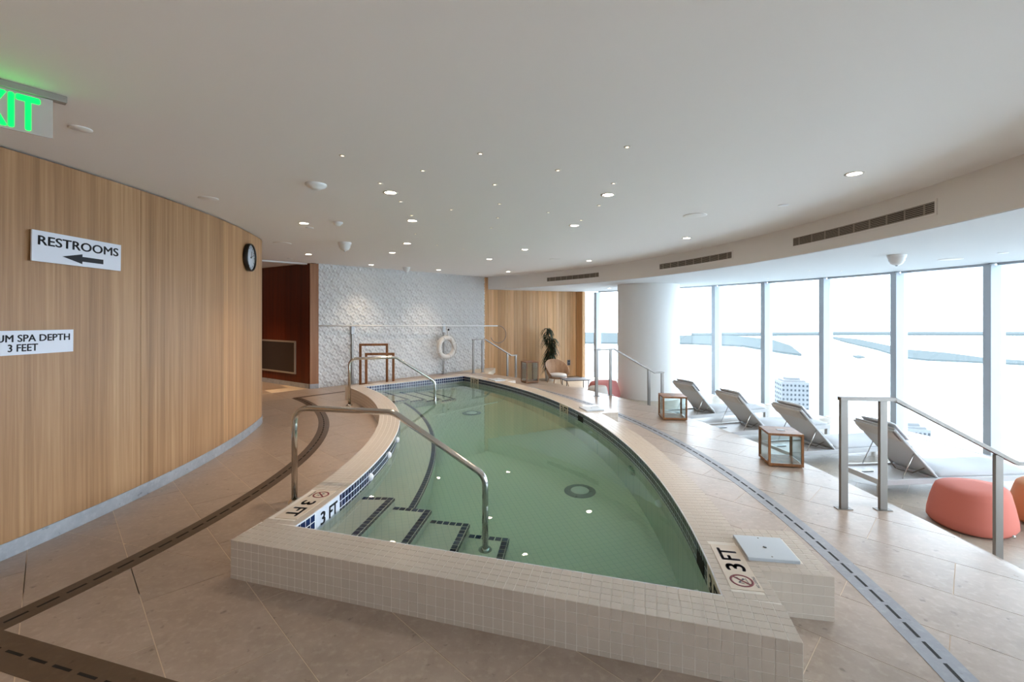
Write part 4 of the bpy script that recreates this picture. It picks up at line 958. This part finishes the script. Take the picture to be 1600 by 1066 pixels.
for px, py, z in ((1265, 422.5, H_SOF), (1315, 423.5, H_SOF), (1200, 435, H_SOF)):
    q = ceil_pt(px, py, z); t = thing('pin_light', 'small round light in the white soffit above the loungers', 'pin light', (q.x, q.y, z), 0, 'small lights in the window soffit'); link('rim', pin_me, t); link('lens', pinl, t)
def disc(name, lb_, cat, px, py, z, r, h, mat='white', dome=None, grp=None):
    q = ceil_pt(px, py, z); t = thing(name, lb_, cat, (q.x, q.y, z), 0, grp)
    MB().lathe(dome or [(0, -h), (r*.92, -h), (r, -h*.6), (r, 0)], (0, 0, 0), 32).obj('cover', mat, t); return t
disc('smoke_detector', 'wide white smoke detector dome on the near ceiling', 'detector', 493.7, 288, H_CEIL, .085, .04, 'white', [(0, -.042), (.04, -.042), (.045, -.036), (.075, -.024), (.088, -.008), (.088, 0)])
disc('smoke_detector', 'small white detector dome beside a lit downlight', 'detector', 527.5, 347.5, H_CEIL, .05, .04, 'white', [(0, -.045), (.03, -.042), (.05, -.02), (.062, -.01), (.062, 0)])
def dome_cam(lb_, px, py, z, k=1):
    t = disc('ceiling_horn', lb_, 'alarm', px, py, z, .1, .1, 'white', [(0, -.13*k), (.03*k, -.13*k), (.055*k, -.115*k), (.068*k, -.10*k), (.072*k, -.082*k), (.083*k, -.078*k), (.085*k, -.042*k), (.094*k, -.038*k), (.1*k, -.006*k), (.1*k, 0)])
    MB().lathe([(0, -.145*k), (.014*k, -.14*k), (.016*k, -.13*k)], (0, 0, 0), 12).obj('lens', 'face', t)
dome_cam('white stepped alarm dome hanging before the relief wall', 538.7, 379, H_CEIL); dome_cam('white stepped alarm dome high before the middle of the relief wall', 635, 417.5, H_CEIL, .9); dome_cam('white stepped alarm dome under the window soffit', 1401, 398.5, H_SOF)
for px, py, z, r, lb_ in ((441, 380, H_CEIL, .13, 'flush round speaker grille close to the clock'), (867, 405, H_CEIL, .11, 'flush round speaker grille above the far pool curb'), (126, 201, H_CEIL, .055, 'small flush disc beside the exit sign'), (325.7, 310, H_CEIL, .085, 'flush round speaker grille over the wooden wall'), (1086, 336.5, H_CEIL, .125, 'flush round speaker grille left of the large fascia vent'), (1485, 405, H_SOF, .13, 'flush round speaker grille in the window soffit'), (1224, 320.5, H_CEIL, .05, 'small round sprinkler cap near the large fascia vent'), (1567, 395, H_SOF, .05, 'small round cap in the window soffit at right'), (483.6, 356, H_CEIL, .05, 'small dark sprinkler cap beside a lit downlight'), (452.5, 404, H_CEIL, .05, 'small sprinkler cap near the corridor')):
    disc('ceiling_disc', lb_, 'ceiling disc', px, py, z, r, .006, 'ceiling' if r > .06 else 'white')
# ------------------------------------------------------------------ outside: bay, islands, towers
SEA = -180
sea = MB(); sea.lathe([(0, SEA), (300, SEA), (3000, SEA), (45000, SEA)], (0, 0, 0), 64); tag(sea.obj('sea', 'sea'), 'pale bay water far below the windows', 'sea', None, 'stuff')
def land(lb_, pts_, hgt):
    poly = [Vector(((x-800)*(EYE-SEA)/(y-491), 720*(EYE-SEA)/(y-491))) for x, y in pts_]; b = MB(); b.prism(poly, SEA-1, SEA+hgt); o = b.obj('island', 'land'); return tag(o, lb_, 'island', 'low land across the bay')
land('long thin strip of land on the horizon behind the right windows', [(1080, 522.5), (1330, 520.5), (1620, 521), (2100, 521), (2100, 525), (1620, 524.8), (1330, 523.6), (1080, 526)], 14)
land('wedge of wooded land reaching in behind the left windows', [(1020, 526), (1130, 525), (1205, 532), (1235, 542), (1253, 556.5), (1225, 553), (1160, 542), (1020, 536)], 9)
land('broken island chain behind the right windows', [(1290, 526), (1340, 531), (1420, 548), (1480, 553), (1545, 562), (1700, 572), (1700, 576), (1500, 566), (1450, 564), (1412, 560), (1370, 547), (1320, 535)], 6)
land('tiny islet alone on the bay', [(1332, 557), (1342, 556), (1352, 559), (1340, 560.5)], 4)
land('land seen through the far window beside the column', [(820, 524), (900, 521), (1000, 522), (1000, 538), (900, 537), (820, 536)], 10)
def tower(lb_, px0, px1, ptop, D, cols, rows):
    x0, x1 = (px0-800)*D/720, (px1-800)*D/720; zt_ = EYE-(ptop-491)*D/720; w = x1-x0; cx = (x0+x1)/2
    t = thing('apartment_tower', lb_, 'building', (cx, D+w/2, SEA), math.radians(-14)); hgt = zt_-SEA
    MB().box((0, 0, hgt/2), (w, w*.9, hgt)).obj('wall', 'tower', t); MB().box((0, 0, hgt+1.2), (w*.5, w*.4, 2.4)).obj('roof_house', 'tower', t); MB().box((0, 0, hgt+.5), (w*.8, w*.7, 1)).obj('roof_house', 'tower', t)
    me = MB().box((0, 0, 0), (w/cols*.42, .3, 1.3)).mesh('window', 'tower_win'); me2 = MB().box((0, 0, 0), (.3, w/cols*.42, 1.3)).mesh('window', 'tower_win')
    for i in range(cols):
        for j in range(rows):
            o = link('window', me, t); o.location = (-w/2+w*(i+.5)/cols, -w*.45-.05, hgt-2.2-3.0*j)
            if i < 4: o = link('window', me2, t); o.location = (-w/2-.05, -w*.45+w*.9*(i+.5)/4, hgt-2.2-3.0*j)
tower('white apartment tower with rows of windows seen between two mullions', 1229, 1268, 598, 300, 7, 9); tower('white apartment tower just right of the near lounger backrest', 1418, 1458, 672, 230, 7, 7)
